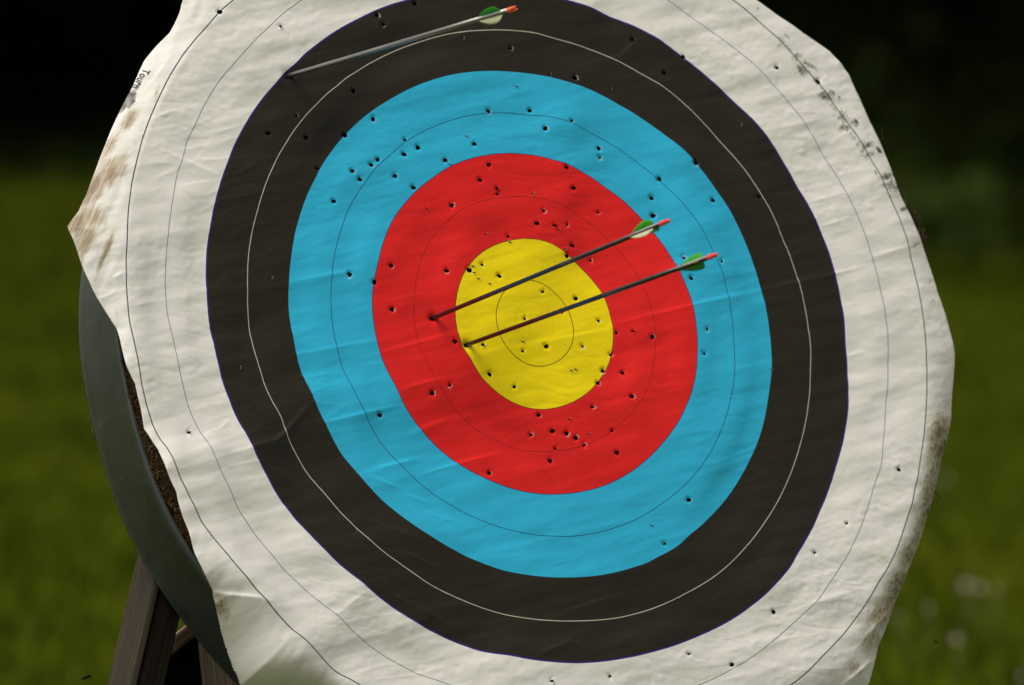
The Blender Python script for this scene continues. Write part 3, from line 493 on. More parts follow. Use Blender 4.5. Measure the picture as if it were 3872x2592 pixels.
for hu, hv, hd, c_ in spots[-3:]:                     # the sheet is drawn in round each shaft
    Dh -= .0035 * np.exp(-((U - hu) ** 2 + (V - hv) ** 2) / .0075 ** 2)
Dz += Dh

idx = np.full((NG, NG), -1)
keep_face = valid[:-1, :-1] & valid[1:, :-1] & valid[:-1, 1:] & valid[1:, 1:] & ~cut
used = np.zeros((NG, NG), bool)
for a_, b_ in ((0, 0), (1, 0), (0, 1), (1, 1)):
    used[a_:NG - 1 + a_, b_:NG - 1 + b_] |= keep_face
idx[used] = np.arange(used.sum())
J, I = np.nonzero(keep_face)
loops = np.stack([idx[J, I], idx[J, I + 1], idx[J + 1, I + 1], idx[J + 1, I]], 1)
PU, PV, PD = U[used], V[used], Dz[used]
PS = 1 - Shift[used] / np.maximum(np.hypot(PU, PV), .03)
PX, PY = project(PU, PV, PD)

# ---- stains and worn print, painted per vertex of the sheet
def blob_mask(blobs, grow=1.25):
    o = np.zeros(len(PU))
    for px, py, a_, b_, ang_, s_ in blobs:
        c_, s2 = math.cos(math.radians(ang_)), math.sin(math.radians(ang_))
        x = (PX - px) * c_ + (PY - py) * s2; y = -(PX - px) * s2 + (PY - py) * c_
        o = np.maximum(o, s_ * np.exp(-.5 * ((x / (a_ * grow)) ** 2 + (y / (b_ * grow)) ** 2)))
    return o
speck = field(33, .0030, .0022, .4)[used]
def tl(o, lst):
    return [(o[0] + x / 2.119, o[1] + y / 2.119, a_ / 2.119, b_ / 2.119, an, s_) for x, y, a_, b_, an, s_ in lst]
brown = blob_mask(tl((200, 0), [(620, 960, 30, 70, 35, .95), (450, 1170, 25, 90, 35, .75), (460, 1390, 60, 110, 45, .95),
                                 (330, 1500, 60, 90, 35, 1.0), (830, 760, 12, 55, 15, .55), (680, 1150, 25, 120, 15, .35)])
                  + tl((200, 700), [(250, 60, 70, 110, 30, 1.0), (180, 300, 60, 70, 30, 1.15), (300, 260, 90, 90, 30, .8),
                                    (260, 430, 60, 100, 25, .85), (410, 560, 14, 110, 20, 1.0), (450, 480, 14, 70, 20, .9), (230, 590, 14, 80, 20, .6)]))
brown_l = brown
br = blob_mask(tl((2772, 1400), [(1650, 520, 55, 110, 10, .95), (1660, 640, 50, 110, 10, .95), (1625, 800, 50, 110, 12, .85),
                                  (1580, 1000, 45, 120, 12, .9), (1540, 1180, 40, 90, 14, .85), (1480, 1350, 40, 90, 16, .7),
                                  (1420, 1480, 55, 70, 20, .8), (1700, 330, 30, 80, 5, .45), (1480, 1150, 40, 80, 10, .35)])
               + tl((2772, 1852), [(1400, 540, 40, 80, 20, .85), (1320, 780, 50, 110, 25, .95), (1270, 900, 50, 90, 25, .9),
                                   (1190, 1010, 60, 80, 25, .8), (1100, 1200, 60, 80, 25, .65), (980, 1420, 45, 40, 20, .6),
                                   (1080, 1100, 60, 60, 25, .4), (1210, 570, 40, 30, 20, .4)])
               + tl((200, 1852), [(1340, 930, 40, 55, 0, .75), (1390, 1000, 25, 70, 0, .5)]))
brown_r = br
soot = blob_mask(grow=1.0, blobs=tl((2772, 0), [(210, 75, 35, 10, 40, .5), (430, 290, 30, 10, 45, .6), (515, 450, 34, 34, 20, .75), (550, 560, 36, 34, 30, 1.0),
                                 (610, 520, 40, 14, 30, .9), (650, 540, 34, 8, 50, .8), (740, 770, 50, 34, 30, .85), (800, 745, 34, 12, 50, .95),
                                 (850, 790, 30, 12, 60, .6), (870, 925, 45, 40, 30, .75), (900, 1030, 40, 28, -20, .85), (985, 975, 22, 10, 50, 1.2),
                                 (960, 990, 50, 30, 10, .6), (1070, 1165, 48, 26, -15, .85), (1105, 1240, 50, 26, -10, .7), (1170, 1205, 22, 11, 50, 1.6),
                                 (1240, 1415, 46, 26, -20, 1.0), (1250, 1480, 50, 40, -10, .6), (390, 360, 60, 30, 45, .35), (700, 700, 60, 40, 50, .35)]
                 + [(400 + 850 * k_ / 15, 335 + 1215 * (k_ / 15) ** 1.12, 60, 17, 54, .52) for k_ in range(16)])
                 + tl((2772, 700), [(1270, 20, 45, 30, -20, .8), (1300, 95, 30, 22, -30, .55), (1370, 190, 34, 16, -35, .9), (1425, 350, 22, 10, -35, .6),
                                    (1470, 480, 34, 12, -35, .7), (1530, 630, 22, 10, -35, .5), (1580, 770, 34, 12, -38, .7), (1610, 920, 34, 12, -38, .6)])
                 + tl((2772, 1400), [(1690, 590, 12, 60, 5, .8), (1655, 690, 10, 50, 5, .6), (1560, 1130, 10, 40, 10, .7)]))
# faded printed block beside the maker's lettering
poly = [(400 + x / 9.76, 240 + y / 9.76) for x, y in ((1325, 650), (1310, 760), (1240, 830), (1235, 900), (1110, 1060), (1125, 1230),
        (1085, 1310), (1110, 1400), (1000, 1540))] + [(200 + x / 2.119, y / 2.119) for x, y in ((610, 872), (592, 858), (548, 902), (528, 922),
        (505, 940), (540, 850), (590, 765), (650, 705))]
ins = np.zeros(len(PU), bool)
for (x1, y1), (x2, y2) in zip(poly, poly[1:] + poly[:1]):
    if y1 != y2:
        ins ^= ((y1 > PY) != (y2 > PY)) & (PX < (x2 - x1) * (PY - y1) / (y2 - y1) + x1)
ink = ins * np.clip(.78 + .15 * speck, 0, .95) * (PX < 700)

# ---- material of the sheet: printed rings by radius
m_face, ns, ls, b = mat('printed target sheet', rough=.6, spec=.18)
uvn = node(ns, 'ShaderNodeUVMap', uv_map='print')
vl = node(ns, 'ShaderNodeVectorMath', operation='LENGTH'); ls.new(uvn.outputs[0], vl.inputs[0])
WHITE, BLACK, CYAN, RED, YEL = (.79, .757, .71), (.0215, .0178, .0125), (.028, .44, .69), (.76, .016, .015), (.90, .69, .002)
NAVY, VIOLET = (.02, .02, .10), (.045, .015, .20)
rings = [(0, YEL), (.0303, (.55, .42, .01)), (.0308, YEL), (.0604, (.12, .09, .004)), (.0616, YEL), (.1215, (.10, .06, .012)), (.1226, RED),
         (.1826, (.22, .012, .012)), (.1834, RED), (.2435, (.05, .03, .16)), (.2446, CYAN), (.3045, (.012, .05, .16)), (.3055, CYAN),
         (.3657, (.02, .10, .14)), (.3662, BLACK), (.4264, (.50, .47, .37)), (.4276, BLACK), (.4858, VIOLET), (.4880, WHITE),
         (.5485, (.16, .16, .20)), (.5496, WHITE), (.6092, (.03, .03, .08)), (.6108, WHITE)]
ringcol = YEL
for r, c_ in rings[1:]:
    ringcol = mix_color(ns, ls, math_node(ns, ls, 'GREATER_THAN', vl.outputs['Value'], r), ringcol, c_)
oc = coords(ns, ls, 'Object', (1, 1, 1), (0, 0, -FOLD))
fib = streaks(ns, ls, FOLD, (22, 150, 22))
grain = noise(ns, ls, fib, 9, 3, .65)
cloud = noise(ns, ls, oc, 14, 2)
tone = math_node(ns, ls, 'ADD', math_node(ns, ls, 'MULTIPLY', grain, .26), math_node(ns, ls, 'MULTIPLY', cloud, .16))
tone = math_node(ns, ls, 'ADD', tone, .79)
tc_ = node(ns, 'ShaderNodeCombineColor')
for i in range(3): ls.new(tone, tc_.inputs[i])
cbase = mix_color(ns, ls, 1.0, ringcol, tc_.outputs[0], 'MULTIPLY')
def attr(nm):
    a_ = node(ns, 'ShaderNodeAttribute', attribute_name=nm); return a_.outputs['Fac']
cbase = mix_color(ns, ls, math_node(ns, ls, 'MULTIPLY', attr('torn'), .75), cbase, (.62, .57, .50))
cbase = mix_color(ns, ls, attr('ink'), cbase, (.085, .08, .07))
def worn(mask, tex, gain, lift, top):
    """stain strength: painted mask broken up by a streaky texture"""
    k_ = math_node(ns, ls, 'ADD', math_node(ns, ls, 'MULTIPLY', math_node(ns, ls, 'SUBTRACT', tex, .5), gain), lift)
    m_ = attr(mask)
    s_ = math_node(ns, ls, 'MULTIPLY', math_node(ns, ls, 'SUBTRACT', math_node(ns, ls, 'ADD', m_, k_), 1.0), 2.2, True)
    return math_node(ns, ls, 'MULTIPLY', math_node(ns, ls, 'MULTIPLY', s_, math_node(ns, ls, 'MULTIPLY', m_, 5.0, True)), top)
sk = noise(ns, ls, streaks(ns, ls, math.radians(58), (30, 420, 30)), 1.0, 4, .68)
sk2 = noise(ns, ls, streaks(ns, ls, math.radians(80), (150, 330, 150)), 1.0, 4, .75)
sk3 = noise(ns, ls, streaks(ns, ls, FOLD + .45, (45, 140, 45)), 1.0, 4, .62)
cbase = mix_color(ns, ls, worn('brown_left', sk3, 1.3, .78, .60), cbase, (.43, .32, .175))
cbase = mix_color(ns, ls, worn('brown_left', sk, 2.8, .46, .60), cbase, (.20, .115, .042))
cbase = mix_color(ns, ls, worn('brown_right', sk3, 1.2, .80, .66), cbase, (.36, .285, .150))
cbase = mix_color(ns, ls, worn('brown_right', sk2, 3.8, .38, .80), cbase, (.10, .062, .028))
cbase = mix_color(ns, ls, worn('soot', sk3, 2.4, .66, .55), cbase, (.060, .050, .034))
cbase = mix_color(ns, ls, worn('soot', sk2, 4.4, .34, .85), cbase, (.020, .017, .013))
ls.new(cbase, b.inputs['Base Color'])
bh = noise(ns, ls, streaks(ns, ls, FOLD, (60, 260, 60)), 8, 2)
bump(ns, ls, b, bh, .25, .0004)

face = np_mesh('paper_target_face', np.stack([PU, PV, PD], 1), loops, 4, m_face, smooth=True)
me = face.data
uvl = me.uv_layers.new(name='print')
li = np.empty(len(me.loops), np.int32); me.loops.foreach_get('vertex_index', li)
uvl.data.foreach_set('uv', np.stack([(PU * PS)[li], (PV * PS)[li]], 1).astype(np.float32).ravel())
for nm, arr in (('brown_left', brown_l), ('brown_right', brown_r), ('soot', soot), ('ink', ink), ('torn', Torn[used])):
    at = me.attributes.new(nm, 'FLOAT', 'POINT'); at.data.foreach_set('value', arr.astype(np.float32))
face.matrix_world = TARGET_FRAME
tag(face, 'wrinkled paper target face with yellow, red, blue, black and white rings, full of arrow holes', 'target face')

# lettering on the turned-back left margin
m_ink, ns, ls, b = mat('grey print ink', (.10, .09, .11), .6)
tcur = bpy.data.curves.new('lettering', 'FONT'); tcur.body = 'Tourn'; tcur.size = .0125; tcur.space_character = 1.05; tcur.offset = .00025
tob = bpy.data.objects.new('lettering', tcur); col.objects.link(tob)
bpy.context.view_layer.update()
tme = bpy.data.meshes.new_from_object(tob.evaluated_get(bpy.context.evaluated_depsgraph_get()))
bpy.data.objects.remove(tob); bpy.data.curves.remove(tcur)
bm = bmesh.new(); bm.from_mesh(tme)
bmesh.ops.subdivide_edges(bm, edges=[e for e in bm.edges if e.calc_length() > .003], cuts=2)
bm.to_mesh(tme); bm.free()
ua, va, _ = on_face(549, 262); ub, vb, _ = on_face(500, 338)
ax = np.array([ub - ua, vb - va]); ax /= np.linalg.norm(ax); ay = np.array([-ax[1], ax[0]])
for vtx in tme.vertices:
    p = np.array([ua, va]) + ax * vtx.co.x + ay * (vtx.co.y - .002)
    vtx.co = (p[0], p[1], float(depth_at(p[0], p[1])) + .0006)
tme.materials.clear(); tme.materials.append(m_ink)
letters = bpy.data.objects.new('lettering', tme); col.objects.link(letters); letters.parent = face

# ------------------------------------------------------------------ straw boss
BR, BU, BV = .6216, .0157, -.0260
BOSS_FRAME = TARGET_FRAME @ Matrix.Translation((BU, BV, 0))
boss = empty('straw_boss', (0, 0, 0)); boss.matrix_world = BOSS_FRAME
tag(boss, 'thick round straw boss with a dark green band behind the paper face', 'archery boss')
m_straw, ns, ls, b = mat('packed straw', rough=.75, spec=.2)
c = coords(ns, ls, 'Object', (1, 1, 1))
n1 = noise(ns, ls, c, 210, 5, .7); n2 = noise(ns, ls, c, 28, 3)
k = math_node(ns, ls, 'ADD', math_node(ns, ls, 'MULTIPLY', n1, .65), math_node(ns, ls, 'MULTIPLY', n2, .35))
ls.new(ramp(ns, ls, k, [(.34, (.008, .004, .0015)), (.5, (.045, .022, .006)), (.66, (.13, .068, .016))]), b.inputs['Base Color'])
bump(ns, ls, b, n1, 1.0, .006)
def wob(i, t):
    return (.0015 * math.sin(23 * t + i) + .002 * math.sin(57 * t + 2.1 * i), .0025 * math.sin(31 * t + 1.7 * i))
Vv, Ff = lathe([(.001, -.030), (.2, -.030), (.4, -.030), (.565, -.031), (.592, -.034), (.606, -.040), (.6150, -.048), (.6155, -.058),
                (.6155, -.10), (.6155, -.172), (.612, -.1785), (.59, -.180), (.3, -.180), (.001, -.180)], 240,
               lambda i, t: wob(i, t) if 3 <= i <= 6 else (0, 0))
packed = mesh_obj('straw_roll', Vv, Ff, m_straw, boss)
m_fib, ns, ls, b = mat('loose straw', rough=.6, spec=.3)
gi_ = node(ns, 'ShaderNodeNewGeometry')
ls.new(ramp(ns, ls, gi_.outputs['Random Per Island'], [(0, (.012, .006, .002)), (.45, (.050, .024, .006)), (.85, (.12, .064, .016)), (1, (.24, .15, .05))]),
       b.inputs['Base Color'])
fv, ff = [], []
fr = np.random.default_rng(21)
def straw(p, d, length, rad, curve=.15):
    d = d / np.linalg.norm(d)
    s_ = np.cross(d, fr.normal(size=3)); s_ /= np.linalg.norm(s_)
    pts = [p - d * length / 2, p + s_ * length * curve * fr.normal() * .5, p + d * length / 2]
    Vt, Ft = tube(pts, [rad, rad, rad * .6], 4, False)
    k = len(fv); fv.extend(Vt); ff.extend([tuple(i + k for i in f) for f in Ft])
for k in range(5200):                                         # over the shoulder between sheet and band
    t = fr.uniform(math.radians(165), math.radians(345)) if k < 3900 else fr.uniform(0, math.tau)
    s = fr.random()
    r = .585 + .033 * s ** .7; z = -.0325 - .0175 * s ** 1.6
    er = np.array([math.cos(t), math.sin(t), 0]); et = np.array([-math.sin(t), math.cos(t), 0]); ez = np.array([0, 0, 1.0])
    d = er * fr.normal(0, 1.0) * (1.2 - s) + et * fr.normal(0, .55) + ez * fr.normal(0, .8) * (.3 + s)
    straw(er * (r + .001) + ez * z, d, fr.uniform(.004, .012), fr.uniform(.0003, .0007))
for k in range(900):                                          # fuzz behind the band
    t = fr.uniform(0, math.tau)
    er = np.array([math.cos(t), math.sin(t), 0]); et = np.array([-math.sin(t), math.cos(t), 0]); ez = np.array([0, 0, 1.0])
    straw(er * (.6195 + .002 * fr.random()) + ez * (-.1765 - .003 * fr.random()),
          er * abs(fr.normal(.5, .5)) + et * fr.normal(0, 1) - ez * .3 * fr.random(), fr.uniform(.003, .009), .0005)
def boss_local(px, py, d):
    u, v = local_at(px, py, d); return np.array([u - BU, v - BV, d])
for px, py, n_, sp in ((3420, 745, 8, 14), (3447, 820, 16, 22), (3462, 850, 46, 24), (3473, 885, 36, 22), (3484, 915, 22, 18), (3392, 690, 3, 6)):
    for _ in range(n_):
        p = boss_local(px + fr.normal() * sp * .35, py + fr.normal() * sp, -.034)
        straw(p, np.array([fr.normal(.4, .6), fr.normal(0, 1), fr.normal(0, .4)]), fr.uniform(.006, .018), .0006)
def strand(pts, rad, d=-.04):
    Vt, Ft = tube([boss_local(x, y, d) for x, y in pts], [rad] * len(pts), 5)
    k = len(fv); fv.extend(Vt); ff.extend([tuple(i + k for i in f) for f in Ft])
strand([(3332, 552), (3334, 520), (3335, 485)], .0003); strand([(3334, 535), (3338, 522), (3342, 512)], .0003)
strand([(3412, 2230), (3414, 2300), (3412, 2350), (3408, 2385)], .0003)
strand([(3535, 1860), (3545, 1872), (3551, 1884), (3548, 1892), (3541, 1898)], .0008)
strand([(3530, 1885), (3528, 1905), (3522, 1922), (3526, 1930)], .0004); strand([(3525, 1880), (3516, 1905), (3512, 1925)], .0005)
strand([(3536, 1890), (3540, 1905), (3543, 1917)], .0004)
loose = mesh_obj('loose_straw', fv, ff, m_fib, boss, smooth=True); loose['kind'] = 'stuff'

m_band, ns, ls, b = mat('dark green band', rough=.38, spec=.45)
c = coords(ns, ls, 'Object', (1, 1, 1))
sm = noise(ns, ls, c, 9, 4); sc1 = noise(ns, ls, coords(ns, ls, 'Object', (30, 30, 4)), 3, 6, .75)
bc = ramp(ns, ls, sm, [(.35, (.021, .028, .019)), (.65, (.038, .045, .036))])
bc = mix_color(ns, ls, ramp(ns, ls, sc1, [(.58, (0, 0, 0)), (.78, (.6, .6, .6))]), bc, (.10, .11, .10))
tcn = node(ns, 'ShaderNodeTexCoord'); sx = node(ns, 'ShaderNodeSeparateXYZ'); ls.new(tcn.outputs['Object'], sx.inputs[0])
edge = math_node(ns, ls, 'ABSOLUTE', math_node(ns, ls, 'ADD', sx.outputs['Z'], .1115))
edge = math_node(ns, ls, 'MULTIPLY', math_node(ns, ls, 'SUBTRACT', edge, .050), 80.0, True)
bc = mix_color(ns, ls, math_node(ns, ls, 'MULTIPLY', edge, .55), bc, (.075, .085, .088))  # bluish sky reflection painted as a paler tint along both edges
ls.new(bc, b.inputs['Base Color'])
ls.new(ramp(ns, ls, sm, [(.3, (.34,) * 3), (.7, (.52,) * 3)]), b.inputs['Roughness'])
bump(ns, ls, b, sc1, .25, .001)
def bw(i, t):
    a_ = .0016 * math.sin(5 * t + .6) + .001 * math.sin(13 * t)
    return (a_ + (.0012 * math.sin(9 * t + 1) if i in (2, 3) else 0), .0012 * math.sin(7 * t + .4) * (1 if i < 4 else -1))
Vv, Ff = lathe([(.6190, -.0500), (.6232, -.0490), (.6240, -.0520), (.6232, -.0800), (.6230, -.1115), (.6232, -.1450), (.6238, -.1715),
                (.6234, -.1745), (.6190, -.1735), (.6190, -.1115), (.6190, -.0500)], 240, bw)
band = mesh_obj('band', Vv, Ff, m_band, boss); band['label'] = 'scuffed dark green band round the rim'

# ------------------------------------------------------------------ wooden stand
m_wood, ns, ls, b = mat('weathered wood', rough=.8, spec=.2)
c = coords(ns, ls, 'Object', (1, 1, .03))
gr = noise(ns, ls, c, 190, 5, .7); c2 = coords(ns, ls, 'Object', (1, 1, .12)); st_ = noise(ns, ls, c2, 26, 5, .65)
wc = ramp(ns, ls, gr, [(.32, (.015, .010, .005)), (.5, (.038, .026, .014)), (.68, (.078, .055, .032))])
wc = mix_color(ns, ls, ramp(ns, ls, st_, [(.45, (0, 0, 0)), (.62, (.8, .8, .8))]), wc, (.024, .023, .019))
ls.new(wc, b.inputs['Base Color']); bump(ns, ls, b, gr, .6, .0015)
stand = empty('wooden_stand', (TC[0] - TN[0] * .3, TC[1] - TN[1] * .3, 0))
tag(stand, 'weathered timber stand holding the straw boss, its legs below the left rim', 'stand')
def timber(name, top, foot, wdir, wid, ddir, dep, bev=.003, material=None):
    """square-sawn timber from top to foot; the given line is its front left edge"""
    top, foot = np.asarray(top, float), np.asarray(foot, float)
    zz = top - foot; L = np.linalg.norm(zz); zz /= L
    w = np.asarray(wdir, float); w = w - zz * (w @ zz); w /= np.linalg.norm(w)
    d = np.asarray(ddir, float); d = d - zz * (d @ zz) - w * (d @ w); d /= np.linalg.norm(d)
    bm = bmesh.new()
    vs_ = [bm.verts.new((x, y, z)) for z in (0, L) for x, y in ((0, 0), (wid, 0), (wid, dep), (0, dep))]
    for f in ((3, 2, 1, 0), (4, 5, 6, 7), (0, 1, 5, 4), (1, 2, 6, 5), (2, 3, 7, 6), (3, 0, 4, 7)): bm.faces.new([vs_[i] for i in f])
    bmesh.ops.bevel(bm, geom=bm.edges[:], offset=bev, segments=2, affect='EDGES', profile=.6)
    bmesh.ops.recalc_face_normals(bm, faces=bm.faces[:])
    me_ = bpy.data.meshes.new(name); bm.to_mesh(me_); bm.free(); me_.materials.append(material or m_wood)
    o = bpy.data.objects.new(name, me_); col.objects.link(o)
    M = Matrix(((w[0], d[0], zz[0], foot[0]), (w[1], d[1], zz[1], foot[1]), (w[2], d[2], zz[2], foot[2]), (0, 0, 0, 1)))
    o.parent = stand; o.matrix_parent_inverse = Matrix.Identity(4)
    o.matrix_local = Matrix.Translation(-Vector(stand.location)) @ M
    return o
def at_plane(px, py, z):
    u, v = local_at(px, py, z); return to_world(u, v, z)
ZF = -.181
a_, b_ = at_plane(577.8, 2216, ZF), at_plane(491, 2592, ZF)
dirn = (a_ - b_) / np.linalg.norm(a_ - b_)
top = a_ + dirn * .62; foot = b_ - dirn * (b_[2] / dirn[2])
timber('leg', top, foot, TH, .010, -TN, .098)
m_shade, ns, ls, b = mat('shade-darkened wood', rough=.85, spec=.1)  # near-black copy of the wood, shade under the boss put into its colour
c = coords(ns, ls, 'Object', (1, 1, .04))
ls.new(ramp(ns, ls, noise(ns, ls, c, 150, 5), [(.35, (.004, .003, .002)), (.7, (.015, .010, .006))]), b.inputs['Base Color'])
timber('shade_board', top + TH * .0105 - TN * .004, foot + TH * .0105 - TN * .004, TH, .040, -TN, .090, material=m_shade)  # added board carrying the painted shade of the leg's front face
# its twin on the far side, mirrored in the boss's upright axis
def mirror(p):
    q_ = p - TC; return TC + q_ - 2 * ((q_ @ TH) - BU) * TH
mt, mf = mirror(top) - TH * .05, mirror(foot) - TH * .16
mf = mt + (mf - mt) * (mt[2] / (mt[2] - mf[2]))
timber('leg', mt - TH * .044, mf - TH * .044, TH, .044, -TN, .082)
m_lit, ns, ls, b = mat('lit-tone wood', rough=.8, spec=.2)  # paler copy of the wood, lit look put into its colour
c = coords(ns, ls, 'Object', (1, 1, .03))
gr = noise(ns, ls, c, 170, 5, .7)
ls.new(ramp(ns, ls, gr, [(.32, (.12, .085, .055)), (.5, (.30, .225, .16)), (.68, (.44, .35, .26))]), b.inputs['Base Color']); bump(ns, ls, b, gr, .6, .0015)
# inner upright; its lit outer side put into a paler wood colour
ZI = -.31
a2, b2 = at_plane(748, 2463, ZI), at_plane(763, 2592, ZI)
dir2 = (a2 - b2) / np.linalg.norm(a2 - b2)
f2 = b2 - dir2 * (b2[2] / dir2[2])
timber('leg', a2 + dir2 * .42 + TN * .095, f2 + TN * .095, TH, .045, -TN, .095, material=m_lit)
# slanting brace, shade painted near-black; its lit upper edge a separate paler strip
ZB = -.315
c1, c2_ = at_plane(667, 2465, ZB), at_plane(717, 2425, ZB)
dv = (c2_ - c1) / np.linalg.norm(c2_ - c1)
across = np.cross(TN, dv)
if across[2] > 0: across = -across
timber('brace', c1 + dv * .10, c1 - dv * .20, across, .24, -TN, .040, material=m_shade)
timber('lit_edge', c1 + dv * .10 - across * .0195 + TN * .012, c1 - dv * .20 - across * .0195 + TN * .012, across, .019, -TN, .050, material=m_lit)

# ------------------------------------------------------------------ arrows
m_shaft, ns, ls, b = mat('dark carbon shaft', (.06, .06, .06), .20, .80, .6)
c = coords(ns, ls, 'Object', (1, 1, .05))
ls.new(ramp(ns, ls, noise(ns, ls, c, 900, 3), [(.3, (.065, .060, .064)), (.7, (.100, .092, .096))]), b.inputs['Base Color'])
m_alu, ns, ls, b = mat('brushed grey shaft', (.30, .29, .28), .34, .9, .5)
c = coords(ns, ls, 'Object', (1, 1, .03))
ls.new(ramp(ns, ls, noise(ns, ls, c, 900, 3), [(.3, (.24, .235, .23)), (.7, (.36, .35, .34))]), b.inputs['Base Color'])
m_steel, *_ = mat('steel point', (.45, .45, .45), .35, 1.0)
def plastic(name, colr, rough=.4, trans=0.0):
    m_, ns, ls, b = mat(name, colr, rough)
    ls.new(mix_color(ns, ls, noise(ns, ls, coords(ns, ls, 'Object'), 300, 2), colr, tuple(x * .8 for x in colr)), b.inputs['Base Color'])
    if trans:
        t_ = node(ns, 'ShaderNodeBsdfTranslucent'); t_.inputs[0].default_value = (*colr, 1)
        mx = node(ns, 'ShaderNodeMixShader'); mx.inputs[0].default_value = trans
        out = ns['Material Output']
        ls.new(b.outputs[0], mx.inputs[1]); ls.new(t_.outputs[0], mx.inputs[2]); ls.new(mx.outputs[0], out.inputs[0])
    return m_
m_green = plastic('green vane', (.06, .50, .025), .45, .35)
m_cream = plastic('cream vane', (.78, .76, .50), .45, .30)
m_nock = plastic('red nock', (.95, .07, .045), .35)
m_orange = plastic('orange nock', (.95, .13, .02), .35)
def make_arrow(label, hit, end, length, mshaft, mnock, vanes, turn=90):
    u, v, d = on_face(*hit)
    A = to_world(u, v, d)
    r = ray(*end); r = r / np.linalg.norm(r)
    # nearer of the two points on the line of sight that lie at the arrow's length
    w = CAM - A; bq = w @ r; cq = w @ w - length ** 2
    disc = bq * bq - cq
    t = -bq - math.sqrt(max(disc, 0))
    B = CAM + r * t
    ax = (B - A) / np.linalg.norm(B - A)
    tocam = CAM - A; tocam /= np.linalg.norm(tocam)
    e_c = tocam - ax * (tocam @ ax); e_c /= np.linalg.norm(e_c)
    e_u = np.cross(e_c, ax) * -1
    if e_u[2] < 0: e_u = -e_u
    root = empty('arrow', A)
    M = Matrix(((e_u[0], e_c[0], ax[0], A[0]), (e_u[1], e_c[1], ax[1], A[1]), (e_u[2], e_c[2], ax[2], A[2]), (0, 0, 0, 1)))
    root.matrix_world = M
    tag(root, label, 'arrow', 'arrows stuck in the target face')
    L = length; R = .0032
    def part(nm, V, F, m_, smooth=True):
        return mesh_obj(nm, V, F, m_, root, smooth)
    V_, F_ = tube([(0, 0, -.09), (0, 0, 0), (0, 0, L * .5), (0, 0, L - .021)], [R] * 4, 20); part('shaft', V_, F_, mshaft)
    V_, F_ = tube([(0, 0, -.125), (0, 0, -.118), (0, 0, -.105), (0, 0, -.0902)], [.0004, .0018, R, R], 16); part('point', V_, F_, m_steel)
    # nock: tapered collar with two prongs and a string groove between them
    bm = bmesh.new()
    prof = [(-.021, R * .98), (-.019, R * 1.1), (-.014, R * 1.16), (-.0105, R * 1.1)]
    prev = None
    for z, rad in prof:
        ring = [bm.verts.new((rad * math.cos(math.tau * k / 16), rad * math.sin(math.tau * k / 16), L + z)) for k in range(16)]
        if prev:
            for k in range(16): bm.faces.new((prev[k], prev[(k + 1) % 16], ring[(k + 1) % 16], ring[k]))
        prev = ring
    bm.faces.new(prev)
    for sgn in (1, -1):
        loopsP = []
        for z, o_, wd in ((-.0106, .0017, 1.05), (-.006, .0020, 1.0), (-.0025, .0018, .85), (0, .0022, .5)):
            ring = []
            for k in range(8):
                tt = math.tau * k / 8
                ring.append(bm.verts.new((sgn * (o_ + .0013 * math.cos(tt) * wd), .0029 * wd * math.sin(tt), L + z)))
            loopsP.append(ring)
        for p0, p1 in zip(loopsP[:-1], loopsP[1:]):
            for k in range(8): bm.faces.new((p0[k], p0[(k + 1) % 8], p1[(k + 1) % 8], p1[k]))
        bm.faces.new(loopsP[-1])
    bmesh.ops.rotate(bm, verts=bm.verts[:], cent=(0, 0, 0), matrix=Matrix.Rotation(math.radians(turn), 3, 'Z'))
    bmesh.ops.recalc_face_normals(bm, faces=bm.faces[:])
    me_ = bpy.data.meshes.new('nock'); bm.to_mesh(me_); bm.free(); me_.materials.append(mnock)
    me_.polygons.foreach_set('use_smooth', [True] * len(me_.polygons))
    no = bpy.data.objects.new('nock', me_); col.objects.link(no); no.parent = root
    # vanes: low in front, highest towards the rear, cut off round
    for phi, m_ in vanes:
        ph = math.radians(phi)
        d_ = np.array([math.cos(ph), math.sin(ph), 0]); s_ = np.array([-math.sin(ph), math.cos(ph), 0])
        Vv_, Ff_ = [], []
        NV = 18; z0, z1 = L - .096, L - .036; HV = .0098
        for k in range(NV + 1):
            f = k / NV
            h_ = HV * min(1.0, (math.sin(min(f / .74, 1) * math.pi / 2)) ** 1.1) * (1.0 if f < .80 else math.sqrt(max(0, 1 - ((f - .80) / .205) ** 2)))
            z = z0 + (z1 - z0) * f
            for hh_ in (0, .5, 1):
                bow = .0006 * math.sin(math.pi * f) * hh_
                th_ = .00035 * (1.25 - .7 * hh_)
                p = d_ * (R * .95 + h_ * hh_) + s_ * (bow + .0008 * (f - .5)) + np.array([0, 0, z])
                Vv_ += [p + s_ * th_, p - s_ * th_]
        for k in range(NV):
            q0, q1 = k * 6, k * 6 + 6
            for i in (0, 2):
                Ff_.append((q0 + i, q1 + i, q1 + i + 2, q0 + i + 2)); Ff_.append((q0 + i + 1, q0 + i + 3, q1 + i + 3, q1 + i + 1))
            Ff_.append((q0 + 4, q1 + 4, q1 + 5, q0 + 5))
        part('vane', Vv_, Ff_, m_)
    return root
make_arrow('dark arrow stuck in the red ring, its shaft crossing the yellow above the other', *ARROWS[0], m_shaft, m_nock,
           ((-4, m_green), (116, m_cream), (236, m_green)))
make_arrow('dark arrow stuck in the left edge of the yellow centre', *ARROWS[1], m_shaft, m_nock,
           ((-38, m_green), (82, m_cream), (202, m_green)))
make_arrow('shiny grey arrow with orange nock stuck in the black ring at the top left', *ARROWS[2], m_alu, m_orange,
           ((32, m_green), (152, m_cream), (272, m_green)), 20)

